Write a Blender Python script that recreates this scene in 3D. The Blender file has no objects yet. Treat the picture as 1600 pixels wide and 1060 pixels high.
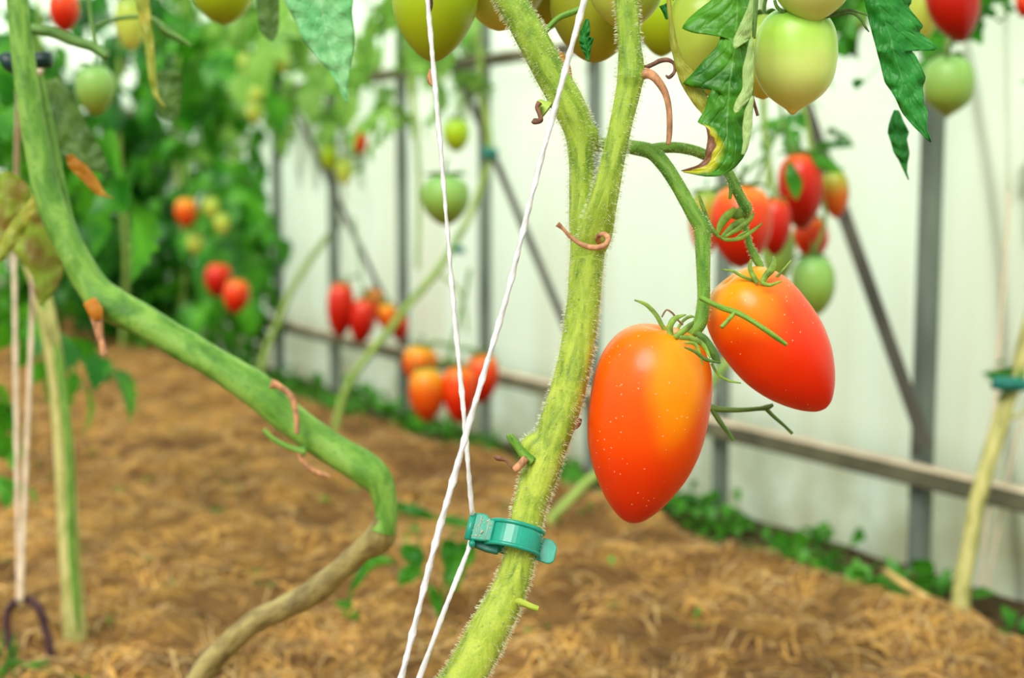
import bpy, bmesh, math, random
from mathutils import Vector, Matrix, noise
random.seed(7)
S = bpy.context.scene
COL = S.collection
PI = math.pi
F = 2200.0; H = 0.45; PITCH = math.radians(6.41)
fw = Vector((0, math.cos(PITCH), -math.sin(PITCH))); rt = Vector((1, 0, 0)); up = Vector((0, math.sin(PITCH), math.cos(PITCH)))
CAM = Vector((0, 0, H))

def P(x, y, d): return CAM + d*(fw + rt*((x-800)/F) + up*((530-y)/F))
def ground_at(x, y, z=0.0):
    r = fw + rt*((x-800)/F) + up*((530-y)/F)
    return CAM + r*((z-H)/r.z)
# ---------------------------------------------------------------- colour / materials
def lin(c):
    out = []
    for v in c[:3]:
        v = v/255.0
        out.append(v/12.92 if v <= .04045 else ((v+.055)/1.055)**2.4)
    return tuple(out) + (1.0,)
class NT:
    def __init__(s, name):
        s.m = bpy.data.materials.new(name); s.m.use_nodes = True
        s.t = s.m.node_tree; s.t.nodes.clear()
        s.out = s.n('ShaderNodeOutputMaterial')
    def n(s, kind, **kw):
        o = s.t.nodes.new(kind)
        for k, v in kw.items(): setattr(o, k, v)
        return o
    def l(s, a, b): s.t.links.new(a, b)
    def coord(s, kind='Object', scale=(1, 1, 1)):
        tc = s.n('ShaderNodeTexCoord'); mp = s.n('ShaderNodeMapping')
        mp.inputs['Scale'].default_value = scale
        s.l(tc.outputs[kind], mp.inputs['Vector']); return mp.outputs[0]
    def noise(s, vec, scale, detail=3, rough=.55, dist=0):
        o = s.n('ShaderNodeTexNoise'); o.inputs['Scale'].default_value = scale
        o.inputs['Detail'].default_value = detail; o.inputs['Roughness'].default_value = rough
        o.inputs['Distortion'].default_value = dist
        s.l(vec, o.inputs['Vector']); return o.outputs['Fac']
    def ramp(s, fac, stops, interp='LINEAR'):
        o = s.n('ShaderNodeValToRGB'); o.color_ramp.interpolation = interp
        e = o.color_ramp.elements
        while len(e) < len(stops): e.new(.5)
        for k, (p, c) in enumerate(stops):
            e[k].position = p; e[k].color = c if len(c) == 4 and max(c) <= 1.0 else lin(c)
        s.l(fac, o.inputs[0]); return o.outputs[0]
    def mix(s, fac, a, b):
        o = s.n('ShaderNodeMix', data_type='RGBA')
        for v, i in ((fac, 0), (a, 6), (b, 7)):
            if isinstance(v, (int, float)): o.inputs[i].default_value = v
            elif isinstance(v, tuple): o.inputs[i].default_value = v
            else: s.l(v, o.inputs[i])
        return o.outputs[2]
    def math(s, op, a, b=0.0, clamp=False):
        o = s.n('ShaderNodeMath', operation=op); o.use_clamp = clamp
        for v, i in ((a, 0), (b, 1)):
            if isinstance(v, (int, float)): o.inputs[i].default_value = v
            else: s.l(v, o.inputs[i])
        return o.outputs[0]
    def bump(s, h, strength=.3, dist=.001):
        o = s.n('ShaderNodeBump'); o.inputs['Strength'].default_value = strength
        o.inputs['Distance'].default_value = dist; s.l(h, o.inputs['Height']); return o.outputs[0]
    def bsdf(s, col, rough=.5, normal=None, spec=.5, metal=0, sss=0, sssr=None, coat=0, trans=0, tcol=None):
        p = s.n('ShaderNodeBsdfPrincipled')
        if isinstance(col, tuple): p.inputs['Base Color'].default_value = col
        else: s.l(col, p.inputs['Base Color'])
        if isinstance(rough, (int, float)): p.inputs['Roughness'].default_value = rough
        else: s.l(rough, p.inputs['Roughness'])
        p.inputs['Specular IOR Level'].default_value = spec; p.inputs['Metallic'].default_value = metal
        p.inputs['Coat Weight'].default_value = coat
        if sss:
            p.inputs['Subsurface Weight'].default_value = sss
            p.inputs['Subsurface Radius'].default_value = sssr or (1, .3, .1)
            p.inputs['Subsurface Scale'].default_value = .006
        if normal is not None: s.l(normal, p.inputs['Normal'])
        res = p.outputs[0]
        if trans:
            t = s.n('ShaderNodeBsdfTranslucent')
            if tcol is None: tcol = col
            if isinstance(tcol, tuple): t.inputs[0].default_value = tcol
            else: s.l(tcol, t.inputs[0])
            if normal is not None: s.l(normal, t.inputs['Normal'])
            mx = s.n('ShaderNodeMixShader'); mx.inputs[0].default_value = trans
            s.l(res, mx.inputs[1]); s.l(t.outputs[0], mx.inputs[2]); res = mx.outputs[0]
        s.l(res, s.out.inputs[0]); return s.m

def mat_plain(name, c, rough=.6, var=.25, scale=60, trans=0, spec=.4, metal=0, kind='Object', stretch=(1, 1, 1)):
    m = NT(name); v = m.coord(kind, stretch); f = m.noise(v, scale, 4)
    c0 = tuple(max(0, x*(1-var)) for x in c); c1 = tuple(min(255, x*(1+var*.6)) for x in c)
    col = m.ramp(f, [(.3, c0), (.7, c1)])
    return m.bsdf(col, rough, m.bump(f, .25, .0006), spec, metal, trans=trans)

def mat_stem(name, light, mid, dark, sc=1.0, grad=None):
    m = NT(name); v = m.coord('UV', (1, 1, 1))
    st = m.n('ShaderNodeMapping'); st.inputs['Scale'].default_value = (2.6, 9.0*sc, 1)
    m.l(v, st.inputs['Vector'])
    big = m.noise(st.outputs[0], 1.6, 4, .62, .5)
    o = m.coord('Object'); fine = m.noise(o, 420*sc, 5, .75); f2 = m.noise(o, 1500*sc, 2)
    base = m.ramp(big, [(.40, light), (.54, mid), (.70, dark)])
    spk = m.math('LESS_THAN', fine, .37)
    col = m.mix(m.math('MULTIPLY', spk, .5), base, lin(tuple(x*.62 for x in dark)))
    col = m.mix(m.ramp(fine, [(.5, (0, 0, 0)), (.75, (150, 150, 150))]), col, lin(light))
    if grad:   # older growth is yellower, younger growth greener
        oz = m.n('ShaderNodeSeparateXYZ'); m.l(o, oz.inputs[0])
        fz = m.n('ShaderNodeMapRange'); fz.inputs[1].default_value = grad[0]; fz.inputs[2].default_value = grad[1]; m.l(oz.outputs[2], fz.inputs[0])
        mm = m.n('ShaderNodeMix', data_type='RGBA', blend_type='MULTIPLY'); m.l(fz.outputs[0], mm.inputs[0]); m.l(col, mm.inputs[6]); mm.inputs[7].default_value = grad[2]; col = mm.outputs[2]
    return m.bsdf(col, .55, m.bump(f2, .35, .0004), .35, sss=0)

def mat_leaf(name, c_lo, c_hi, vein=(150, 190, 90), trans=.35, vs=1.0, rough=.42, tip=None, veins=True):
    m = NT(name); o = m.coord('Object'); f = m.noise(o, 70*vs, 3)
    col = m.ramp(f, [(.35, c_lo), (.65, c_hi)])
    nrm = m.bump(m.noise(o, 260*vs, 4), .5, .0012)
    if veins:
        tc = m.n('ShaderNodeTexCoord'); sp = m.n('ShaderNodeSeparateXYZ'); m.l(tc.outputs['UV'], sp.inputs[0])
        au = m.math('ABSOLUTE', m.math('SUBTRACT', sp.outputs[0], .5))
        mid = m.math('LESS_THAN', au, .014)
        ph = m.math('ADD', m.math('MULTIPLY', sp.outputs[1], 9.0), m.math('MULTIPLY', au, -5.0))
        ph = m.math('ADD', ph, m.math('MULTIPLY', m.noise(tc.outputs['UV'], 6, 2), 1.1))
        side = m.math('ABSOLUTE', m.math('SUBTRACT', m.math('FRACT', ph), .5))
        sv = m.math('LESS_THAN', side, .03)
        v = m.math('MAXIMUM', mid, m.math('MULTIPLY', sv, .55))
        col = m.mix(m.math('MULTIPLY', v, .45), col, lin(vein))
        vo = m.n('ShaderNodeTexVoronoi', feature='DISTANCE_TO_EDGE'); vo.inputs['Scale'].default_value = 230*vs
        m.l(o, vo.inputs['Vector'])
        hgt = m.math('ADD', m.math('MULTIPLY', m.math('MINIMUM', side, .2), 3.0), m.math('MULTIPLY', m.math('MINIMUM', vo.outputs[0], .3), 1.0))
        nrm = m.bump(hgt, .5, .0009)
        if tip:
            g = m.math('ADD', m.math('ADD', sp.outputs[1], m.math('MULTIPLY', m.noise(o, 90, 3), .22)), m.math('MULTIPLY', sp.outputs[0], -.26))
            fac = m.ramp(g, [(tip[0], (0, 0, 0)), (tip[0]+.06, (255, 255, 255))])
            col = m.mix(fac, col, lin(tip[1]))
            gb = m.math('ADD', g, m.math('MULTIPLY', sp.outputs[0], -.12))
            fac2 = m.ramp(gb, [(tip[2], (0, 0, 0)), (tip[2]+.015, (255, 255, 255))])
            col = m.mix(fac2, col, lin(tip[3]))
    return m.bsdf(col, rough, nrm, .35, trans=trans)

GREENS = ('pale', 'lime', 'green', 'olive', 'yellow')
def mat_tomato(name, stops, rough=.24, speck=True, patch=None, noisy=.08, sss=.12):
    if any(g_ in name for g_ in GREENS): sss = 0
    m = NT(name); tc = m.n('ShaderNodeTexCoord'); sp = m.n('ShaderNodeSeparateXYZ'); m.l(tc.outputs['Generated'], sp.inputs[0])
    nz = m.noise(tc.outputs['Generated'], 2.2, 2)
    z = m.math('ADD', sp.outputs[2], m.math('MULTIPLY', m.math('SUBTRACT', nz, .5), noisy*3))
    col = m.ramp(z, stops, 'EASE')
    if patch:
        for (c, r, colr, amt) in patch:
            sb = m.n('ShaderNodeVectorMath', operation='SUBTRACT'); sb.inputs[1].default_value = c
            m.l(tc.outputs['Generated'], sb.inputs[0])
            mu = m.n('ShaderNodeVectorMath', operation='MULTIPLY'); mu.inputs[1].default_value = (1, .6, .75); m.l(sb.outputs[0], mu.inputs[0])
            ln = m.n('ShaderNodeVectorMath', operation='LENGTH'); m.l(mu.outputs[0], ln.inputs[0])
            d = m.math('ADD', ln.outputs['Value'], m.math('MULTIPLY', m.math('SUBTRACT', nz, .5), .16))
            fac = m.ramp(d, [(r*.35, (255, 255, 255)), (r, (0, 0, 0))], 'EASE')
            fac = m.math('MULTIPLY', fac, amt)
            col = m.mix(fac, col, lin(colr))
    o = m.coord('Object')
    if speck:
        vo = m.n('ShaderNodeTexVoronoi'); vo.inputs['Scale'].default_value = 420; m.l(o, vo.inputs['Vector'])
        cl = m.noise(o, 55, 2)
        s1 = m.math('MULTIPLY', m.math('LESS_THAN', vo.outputs['Distance'], .13), m.math('GREATER_THAN', cl, .44))
        # only some cells
        sepc = m.n('ShaderNodeSeparateColor'); m.l(vo.outputs['Color'], sepc.inputs[0])
        s1 = m.math('MULTIPLY', s1, m.math('GREATER_THAN', sepc.outputs[0], .45))
        col = m.mix(m.math('MULTIPLY', s1, .55), col, lin((255, 215, 170)))
    f = m.noise(o, 700, 3)
    return m.bsdf(col, rough, m.bump(f, .06, .0005), .32, sss=sss, sssr=(1, .35, .12))

M = {}
M['stem'] = mat_stem('stem_bright', (178, 196, 70), (146, 170, 48), (96, 126, 38), grad=(.36, .54, (.66, .84, .62, 1)))
M['stem_up'] = mat_stem('stem_upper', (170, 196, 82), (142, 178, 62), (98, 140, 50))
M['stem_left'] = mat_stem('stem_left', (124, 166, 66), (88, 138, 40), (58, 106, 30), .7)
M['stem_woody'] = mat_stem('stem_woody', (166, 152, 92), (132, 118, 68), (92, 76, 44), .7)
M['stem_bg'] = mat_stem('stem_background', (156, 180, 84), (124, 156, 64), (88, 124, 50), .5)
M['stem_bg2'] = mat_stem('stem_background_pale', (196, 190, 120), (166, 166, 92), (128, 126, 70), .5)
M['truss'] = mat_stem('truss_green', (120, 164, 58), (92, 142, 38), (64, 114, 28))
M['truss_dk'] = mat_stem('truss_dark', (110, 150, 70), (80, 122, 44), (54, 92, 32))
M['brown'] = mat_plain('dried_stalk', (184, 132, 92), .75, .35, 300, stretch=(1, 1, .5))
M['brown_dk'] = mat_plain('dried_dark', (120, 84, 62), .8, .4, 300)
M['hair'] = mat_plain('hair', (244, 246, 214), .6, .05, 50, trans=.5)
M['string'] = mat_plain('string_white', (252, 252, 250), .6, .05, 500, trans=.25, spec=.2)
M['string_old'] = mat_plain('string_beige', (226, 206, 176), .7, .15, 400)
M['sepal'] = mat_plain('sepal', (136, 172, 62), .5, .3, 250, trans=.2)
M['sepal_dk'] = mat_plain('sepal_dark', (84, 122, 44), .5, .3, 250, trans=.2)
M['teal'] = mat_plain('teal_plastic', (22, 152, 124), .3, .08, 120, spec=.5)
M['clip_dark'] = mat_plain('clip_dark', (10, 52, 48), .4, .1, 120)
M['teal_dk'] = mat_plain('teal_plastic_far', (16, 112, 96), .4, .1, 120, spec=.4)
M['dirty'] = mat_plain('dust_patch', (206, 190, 160), .8, .1, 400)
M['leaf_a'] = mat_leaf('leaf_curled', (38, 112, 22), (86, 160, 34), (140, 186, 96), .25, 1, .38, tip=(.80, (200, 200, 40), .85, (140, 98, 68)))
M['leaf_b'] = mat_leaf('leaf_pointed', (26, 124, 40), (54, 154, 56), (96, 172, 84), .3)
M['leaf_c'] = mat_leaf('leaf_pale', (110, 194, 118), (168, 226, 164), (176, 222, 160), .3)
M['leaf_pale'] = mat_leaf('leaf_underside', (160, 196, 110), (186, 214, 134), (200, 224, 160), .25, veins=True)
M['leaf_olive'] = mat_leaf('leaf_olive', (66, 104, 36), (96, 132, 50), (120, 150, 80), .3)
M['leaf_yel'] = mat_leaf('leaf_yellowing', (150, 170, 54), (196, 190, 74), (190, 190, 110), .35)
M['leaf_old'] = mat_leaf('leaf_withering', (140, 110, 44), (160, 190, 62), (150, 150, 60), .35)
M['leaf_orange'] = mat_leaf('leaf_orange', (214, 140, 44), (226, 172, 60), (200, 150, 60), .35)
M['fol1'] = mat_leaf('foliage_mid', (28, 112, 12), (92, 174, 34), trans=.4, vs=.25, veins=False, rough=.4)
M['fol2'] = mat_leaf('foliage_dark', (16, 76, 12), (50, 132, 26), trans=.35, vs=.25, veins=False, rough=.4)
M['fol3'] = mat_leaf('foliage_light', (104, 166, 52), (160, 206, 96), trans=.45, vs=.25, veins=False)
M['weed'] = mat_leaf('weed_green', (40, 116, 22), (96, 170, 48), trans=.35, vs=.4, veins=False)
RED = [(.0, (166, 14, 3)), (.35, (198, 32, 5)), (.7, (222, 66, 10)), (.95, (230, 116, 20))]
M['t1'] = mat_tomato('tomato_orange_red', [(.0, (214, 30, 8)), (.25, (230, 54, 4)), (.55, (238, 80, 4)), (.85, (240, 98, 6)), (1, (238, 122, 8))],
                     patch=[((.66, .05, .84), .34, (246, 156, 4), .75)], rough=.3)
M['t2'] = mat_tomato('tomato_red_orange_top', [(.0, (222, 24, 8)), (.35, (230, 44, 4)), (.62, (236, 64, 6)), (.84, (240, 106, 8)), (.97, (232, 156, 20))],
                     patch=[((.5, .2, .97), .36, (238, 150, 10), .6)], rough=.3)
M['tred'] = mat_tomato('tomato_red', [(.0, (136, 6, 2)), (.4, (172, 16, 3)), (.8, (200, 38, 8)), (1, (214, 90, 20))], .3, False)
M['tredor'] = mat_tomato('tomato_red_orange', RED, .3, False)
M['tor'] = mat_tomato('tomato_orange', [(.0, (190, 42, 8)), (.5, (212, 80, 8)), (.85, (222, 138, 14)), (1, (206, 170, 50))], .3, False)
M['tturn'] = mat_tomato('tomato_turning', [(.0, (200, 60, 20)), (.4, (206, 100, 30)), (.8, (160, 160, 50)), (1, (110, 150, 50))], .3, False)
M['g1'] = mat_tomato('tomato_pale_green', [(.0, (222, 200, 100)), (.12, (214, 220, 122)), (.45, (204, 224, 116)), (.72, (170, 212, 82)), (.97, (104, 164, 44))], .3, False)
M['g2'] = mat_tomato('tomato_yellow_green', [(.0, (204, 190, 70)), (.2, (196, 200, 84)), (.6, (178, 196, 72)), (1, (140, 170, 60))], .3, False)
M['g3'] = mat_tomato('tomato_lime', [(.0, (150, 160, 24)), (.3, (158, 178, 24)), (.7, (156, 192, 30)), (1, (130, 170, 40))], .3, False)
M['g4'] = mat_tomato('tomato_green', [(.0, (140, 150, 50)), (.3, (130, 160, 62)), (.7, (134, 176, 84)), (1, (120, 170, 90))], .35, False)
M['g5'] = mat_tomato('tomato_olive', [(.0, (164, 156, 36)), (.4, (152, 156, 40)), (.8, (128, 148, 40)), (1, (104, 134, 36))], .35, False)
M['iron'] = mat_plain('rusty_iron', (78, 52, 54), .6, .35, 90, metal=.4)
M['post'] = mat_plain('galvanised_post', (108, 120, 108), .55, .22, 14, metal=0, stretch=(1, 1, .4))
M['brace'] = mat_plain('grimy_steel', (88, 88, 76), .7, .25, 12, metal=.15)
M['cord'] = mat_plain('straw', (200, 168, 100), .7, .2, 80)

def rail_mat():
    m = NT('rail_lit_top'); o = m.coord('Object'); f = m.noise(o, 18, 4)
    g = m.n('ShaderNodeNewGeometry'); sp = m.n('ShaderNodeSeparateXYZ'); m.l(g.outputs['Normal'], sp.inputs[0])
    lit_dust = m.ramp(f, [(.3, (186, 170, 140)), (.7, (214, 200, 172))])
    shaded_metal = m.ramp(f, [(.3, (78, 78, 58)), (.7, (112, 110, 84))])
    col = m.mix(m.math('GREATER_THAN', sp.outputs[2], .5), shaded_metal, lit_dust)  # pale dusty top and dark sides put lit and shaded faces into the colour
    return m.bsdf(col, .7, None, .3)
M['rail'] = rail_mat()

def wall_mat():
    m = NT('translucent_sheet'); o = m.coord('Object')
    st = m.coord('Object', (1, 1, .06))
    f = m.noise(st, 7, 4, .6); f2 = m.noise(o, 3, 3)
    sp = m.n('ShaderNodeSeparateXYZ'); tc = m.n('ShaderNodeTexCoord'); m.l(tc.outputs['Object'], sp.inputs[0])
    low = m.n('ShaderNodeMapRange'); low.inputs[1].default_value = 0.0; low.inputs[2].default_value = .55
    low.inputs[3].default_value = .7; low.inputs[4].default_value = .15; m.l(sp.outputs[2], low.inputs[0])  # light falloff towards the ground is painted in with the dirt streaks
    dirt_falloff = m.math('MULTIPLY', m.ramp(f, [(.46, (0, 0, 0)), (.72, (255, 255, 255))]), low.outputs[0])
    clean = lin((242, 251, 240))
    col = m.mix(m.math('MULTIPLY', dirt_falloff, .6), clean, lin((218, 208, 172)))
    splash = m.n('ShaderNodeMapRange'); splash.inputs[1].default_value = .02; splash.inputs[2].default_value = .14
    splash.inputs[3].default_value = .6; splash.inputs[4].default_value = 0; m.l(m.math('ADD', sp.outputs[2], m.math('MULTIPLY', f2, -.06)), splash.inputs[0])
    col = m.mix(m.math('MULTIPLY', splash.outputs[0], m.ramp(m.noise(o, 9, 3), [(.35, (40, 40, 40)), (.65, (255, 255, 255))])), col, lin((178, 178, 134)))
    d = m.n('ShaderNodeBsdfDiffuse'); t = m.n('ShaderNodeBsdfTranslucent')
    m.l(col, d.inputs[0]); m.l(col, t.inputs[0])
    mx = m.n('ShaderNodeMixShader'); mx.inputs[0].default_value = .58
    m.l(d.outputs[0], mx.inputs[1]); m.l(t.outputs[0], mx.inputs[2]); m.l(mx.outputs[0], m.out.inputs[0])
    return m.m
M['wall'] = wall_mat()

def soil_mat():
    m = NT('mulch_soil'); o = m.coord('Object')
    st = m.coord('Object', (1, 2.2, 1))
    f = m.noise(st, 9, 5, .65, .5); f2 = m.noise(o, 60, 5, .7); f3 = m.noise(o, 2.2, 3)
    col = m.ramp(f, [(.3, (72, 48, 26)), (.43, (124, 90, 46)), (.56, (164, 124, 62)), (.72, (190, 150, 84))])
    col = m.mix(m.ramp(f2, [(.3, (200, 200, 200)), (.55, (0, 0, 0))]), col, lin((104, 72, 40)))
    col = m.mix(m.ramp(f3, [(.35, (0, 0, 0)), (.7, (130, 130, 130))]), col, lin((180, 132, 58)))
    at = m.n('ShaderNodeAttribute', attribute_name='bed')
    dark = m.ramp(f2, [(.3, (46, 34, 20)), (.7, (92, 78, 44))])
    a2 = m.n('ShaderNodeAttribute', attribute_name='bare')
    col = m.mix(m.math('MULTIPLY', a2.outputs['Fac'], .6), col, lin((92, 68, 42)))
    col = m.mix(at.outputs['Fac'], dark, col)
    return m.bsdf(col, .9, m.bump(m.math('ADD', f2, f), .9, .012), .15)
M['soil'] = soil_mat()
M['straw1'] = mat_plain('straw_gold', (192, 148, 72), .75, .4, 14)
M['straw2'] = mat_plain('straw_brown', (130, 94, 52), .8, .4, 14)
M['straw3'] = mat_plain('straw_pale', (190, 160, 104), .8, .15, 10)

# ---------------------------------------------------------------- objects
def tagp(o, label=None, cat=None, group=None, kind=None):
    if label: o['label'] = label
    if cat: o['category'] = cat
    if group: o['group'] = group
    if kind: o['kind'] = kind
    return o
def empty(name, loc, label, cat, group=None):
    o = bpy.data.objects.new(name, None); COL.objects.link(o); o.location = loc
    o.empty_display_size = .02
    return tagp(o, label, cat, group)
def root_loc(p):
    while p.parent: p = p.parent
    return p.location.copy()
def link(name, verts, faces, mats, parent=None, smooth=True, uvs=None, fm=None, origin=None):
    """verts in world space. children are stored relative to their root."""
    off = root_loc(parent) if parent else (Vector(origin) if origin is not None else Vector((0, 0, 0)))
    me = bpy.data.meshes.new(name)
    me.from_pydata([tuple(Vector(v)-off) for v in verts], [], faces)
    for mm in (mats if isinstance(mats, (list, tuple)) else [mats]): me.materials.append(mm)
    if smooth: me.polygons.foreach_set('use_smooth', [True]*len(me.polygons))
    if fm: me.polygons.foreach_set('material_index', fm)
    if uvs:
        ul = me.uv_layers.new(name='UVMap')
        for lp in me.loops: ul.data[lp.index].uv = uvs[lp.vertex_index]
    me.update()
    o = bpy.data.objects.new(name, me); COL.objects.link(o)
    if parent: o.parent = parent
    else: o.location = off
    return o

def crom(pts, n=8):
    """pts: list of tuples of floats; Catmull-Rom resample"""
    pts = [Vector(p) if len(p) <= 4 else p for p in pts]
    out = []
    for i in range(len(pts)-1):
        p0 = pts[max(i-1, 0)]; p1 = pts[i]; p2 = pts[i+1]; p3 = pts[min(i+2, len(pts)-1)]
        for k in range(n):
            t = k/n
            out.append(.5*((2*p1)+(p2-p0)*t+(2*p0-5*p1+4*p2-p3)*t*t+(3*p1-p0-3*p2+p3)*t**3))
    out.append(pts[-1]); return out

def tube_geo(pts, sides=14, n=8, ridge=0.0, wob=0.0, flat=1.0, twist=0.0, seed=0, cap=True):
    """pts: (world Vector, radius). returns verts, faces, uvs"""
    q = crom([(p.x, p.y, p.z, r) for p, r in pts], n)
    P3 = [Vector(v[:3]) for v in q]; R = [max(v[3], 1e-5) for v in q]
    V, Fc, UV = [], [], []
    nrm = None; L = 0
    for i, c in enumerate(P3):
        t = (P3[min(i+1, len(P3)-1)]-P3[max(i-1, 0)]).normalized()
        if nrm is None:
            nrm = t.cross(Vector((0, 1, 0)));
            if nrm.length < .1: nrm = t.cross(Vector((1, 0, 0)))
            nrm.normalize()
        nrm = (nrm - t*nrm.dot(t)).normalized(); b = t.cross(nrm)
        if i: L += (c-P3[i-1]).length
        for k in range(sides):
            a = 2*PI*k/sides; aa = a+twist*L
            r = R[i]*(1+ridge*math.cos(3*a+seed))
            if wob: r *= 1+wob*noise.noise(Vector((c.x*90+seed, c.z*90, a*1.1+c.y*40)))
            ca, sa = math.cos(a), math.sin(a)*flat
            ct, stt = math.cos(twist*L), math.sin(twist*L)
            V.append(c + (nrm*(ca*ct-sa*stt) + b*(ca*stt+sa*ct))*r); UV.append((k/sides if k <= sides/2 else 1-k/sides, L*4))
    for i in range(len(P3)-1):
        for k in range(sides):
            a = i*sides+k; b2 = i*sides+(k+1) % sides
            Fc.append((a, b2, b2+sides, a+sides))
    if cap:
        Fc.append(tuple(range(sides-1, -1, -1))); Fc.append(tuple(range(len(V)-sides, len(V))))
    return V, Fc, UV
def merge(geos):
    V, Fc, UV = [], [], []
    for v, f, u in geos:
        o = len(V); V += v; Fc += [tuple(i+o for i in x) for x in f]; UV += u
    return V, Fc, UV
def pxpath(pts, d=None):
    """pts rows (x, y, width_px[, depth]) -> (world, radius)"""
    out = []
    for p in pts:
        dd = p[3] if len(p) > 3 else d
        out.append((P(p[0], p[1], dd), p[2]*.5*dd/F))
    return out
def tube(name, pts, mat, parent=None, d=None, **kw):
    v, f, u = tube_geo(pxpath(pts, d) if d is not None or len(pts[0]) == 4 else pts, **kw)
    return link(name, v, f, mat, parent, uvs=u)

def hairs(name, src, mat, parent, count, ln=.0017, w=.00007, seed=1):
    rnd = random.Random(seed)
    me = src.data; off = root_loc(parent)
    polys = [p for p in me.polygons if p.area > 0]
    cum = []; s = 0
    for p in polys: s += p.area; cum.append(s)
    import bisect
    V, Fc = [], []
    for _ in range(count):
        p = polys[min(bisect.bisect(cum, rnd.random()*s), len(polys)-1)]
        vs = [me.vertices[i].co for i in p.vertices]
        a, b = rnd.random(), rnd.random()
        if a+b > 1: a, b = 1-a, 1-b
        c = vs[0]+(vs[1]-vs[0])*a+(vs[2]-vs[0])*b + off
        if (c-CAM).length > 1.2: continue
        n = (p.normal+Vector((rnd.gauss(0, .25), rnd.gauss(0, .25), rnd.gauss(0, .25)))).normalized()
        L = ln*rnd.uniform(.45, 1.25)
        t = n.cross(Vector((rnd.gauss(0, 1), rnd.gauss(0, 1), rnd.gauss(0, 1)))).normalized()*w
        bnd = Vector((0, 0, -.25*L))*rnd.random()
        k = len(V); V += [c-t, c+t, c+n*L*.6+t*.6, c+n*L+bnd]
        Fc += [(k, k+1, k+2), (k, k+2, k+3)]
    return tagp(link(name, V, Fc, mat, parent, smooth=False), kind='stuff')

# ---------------------------------------------------------------- leaves
def loft_leaf(name, rows, d, mat, parent, cup=.25, wave=.0012, dd=0.0, nu=7, nv=5, mid_in=0.0, seed=0, roll=0.0, linear=True):
    """rows: ((lx,ly),(mx,my),(rx,ry)) in photo px at distance d; dd = extra depth per row fraction"""
    V, Fc, UV = [], [], []
    n = len(rows)
    R = []
    tr = [crom([(q[j][0], q[j][1], 0) for q in rows], nv) for j in range(3)]
    for i in range((n-1)*nv+1):
        li, fr = min(i//nv, n-2), 0
        t = i/nv-li; e = []
        for j in range(3):
            a, b = rows[li][j], rows[li+1][j]; c = tr[j][i]
            e.append(tuple(.45*(a[q]+(b[q]-a[q])*t)+.55*c[q] for q in (0, 1)))
        R.append((e, i/((n-1)*nv)))
    for (l, m_, r), t in R:
        wl = math.hypot(l[0]-m_[0], l[1]-m_[1])*d/F; wr = math.hypot(r[0]-m_[0], r[1]-m_[1])*d/F
        for k in range(-nu, nu+1):
            u = k/nu; e = l if u < 0 else r; a = abs(u); w = wl if u < 0 else wr
            x = m_[0]+(e[0]-m_[0])*a; y = m_[1]+(e[1]-m_[1])*a
            z = d + dd*t + cup*w*(a**1.6) + roll*u*w
            z += wave*noise.noise(Vector((x*.06+seed, y*.06, seed*3.1)))*2 + wave*.8*math.sin(t*34+a*4)*a
            V.append(P(x, y, z)); UV.append((.5+.5*u, t))
    c = 2*nu+1
    for i in range(len(R)-1):
        for k in range(c-1):
            a = i*c+k; Fc.append((a, a+1, a+1+c, a+c))
    o = link(name, V, Fc, mat, parent, uvs=UV)
    md = o.modifiers.new('thick', 'SOLIDIFY'); md.thickness = .00035; md.offset = 0
    return o

LEAFLET = [(.0, .04), (.08, .28), (.16, .40), (.2, .30), (.3, .46), (.38, .30), (.5, .40), (.56, .24), (.7, .26), (.76, .14), (.9, .08), (1, .0)]
def leaflet(V, Fc, base, dirv, nrmv, L, droop=.3, fold=.25):
    side = dirv.cross(nrmv).normalized(); n = nrmv.normalized()
    k0 = len(V); pos = base.copy(); d = dirv.normalized(); prev = 0
    for t, w in LEAFLET:
        pos = pos + d*(t-prev)*L; prev = t
        d = (d - n*droop*.16).normalized()
        V.append(pos + side*w*L*.9 + n*(fold*w*L) + d*w*L*.25); V.append(pos.copy()); V.append(pos - side*w*L*.9 + n*(fold*w*L) + d*w*L*.25)
    for i in range(len(LEAFLET)-1):
        a = k0+3*i
        Fc.append((a, a+1, a+4, a+3)); Fc.append((a+1, a+2, a+5, a+4))
def compound(V, Fc, base, dirv, L, rnd):
    """one pinnate tomato leaf: rachis with five to seven lobed leaflets, drooping"""
    d = dirv.normalized(); upv = Vector((0, 0, 1))
    side = d.cross(upv)
    if side.length < .1: side = Vector((1, 0, 0))
    side.normalize(); pos = base.copy(); n = side.cross(d).normalized()
    steps = 8
    for i in range(steps):
        a = len(V); w = L*.008
        V.extend([pos-side*w, pos+side*w])
        pos2 = pos+d*L/steps
        V.extend([pos2+side*w, pos2-side*w]); Fc.append((a, a+1, a+2, a+3))
        pos = pos2; d = (d+Vector((0, 0, -.13))).normalized(); n = side.cross(d).normalized()
        if i in (2, 4, 6):
            s = L*(.34 if i < 6 else .28)*rnd.uniform(.8, 1.15)
            for sg in (-1, 1):
                ld = (side*sg+d*.45+Vector((0, 0, -.15-.3*rnd.random()))).normalized()
                leaflet(V, Fc, pos, ld, (n+Vector((rnd.gauss(0, .3), rnd.gauss(0, .3), rnd.gauss(0, .2)))), s, rnd.uniform(.2, .8), rnd.uniform(.05, .4))
    leaflet(V, Fc, pos, d, n, L*.42, .5, .2)
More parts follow.
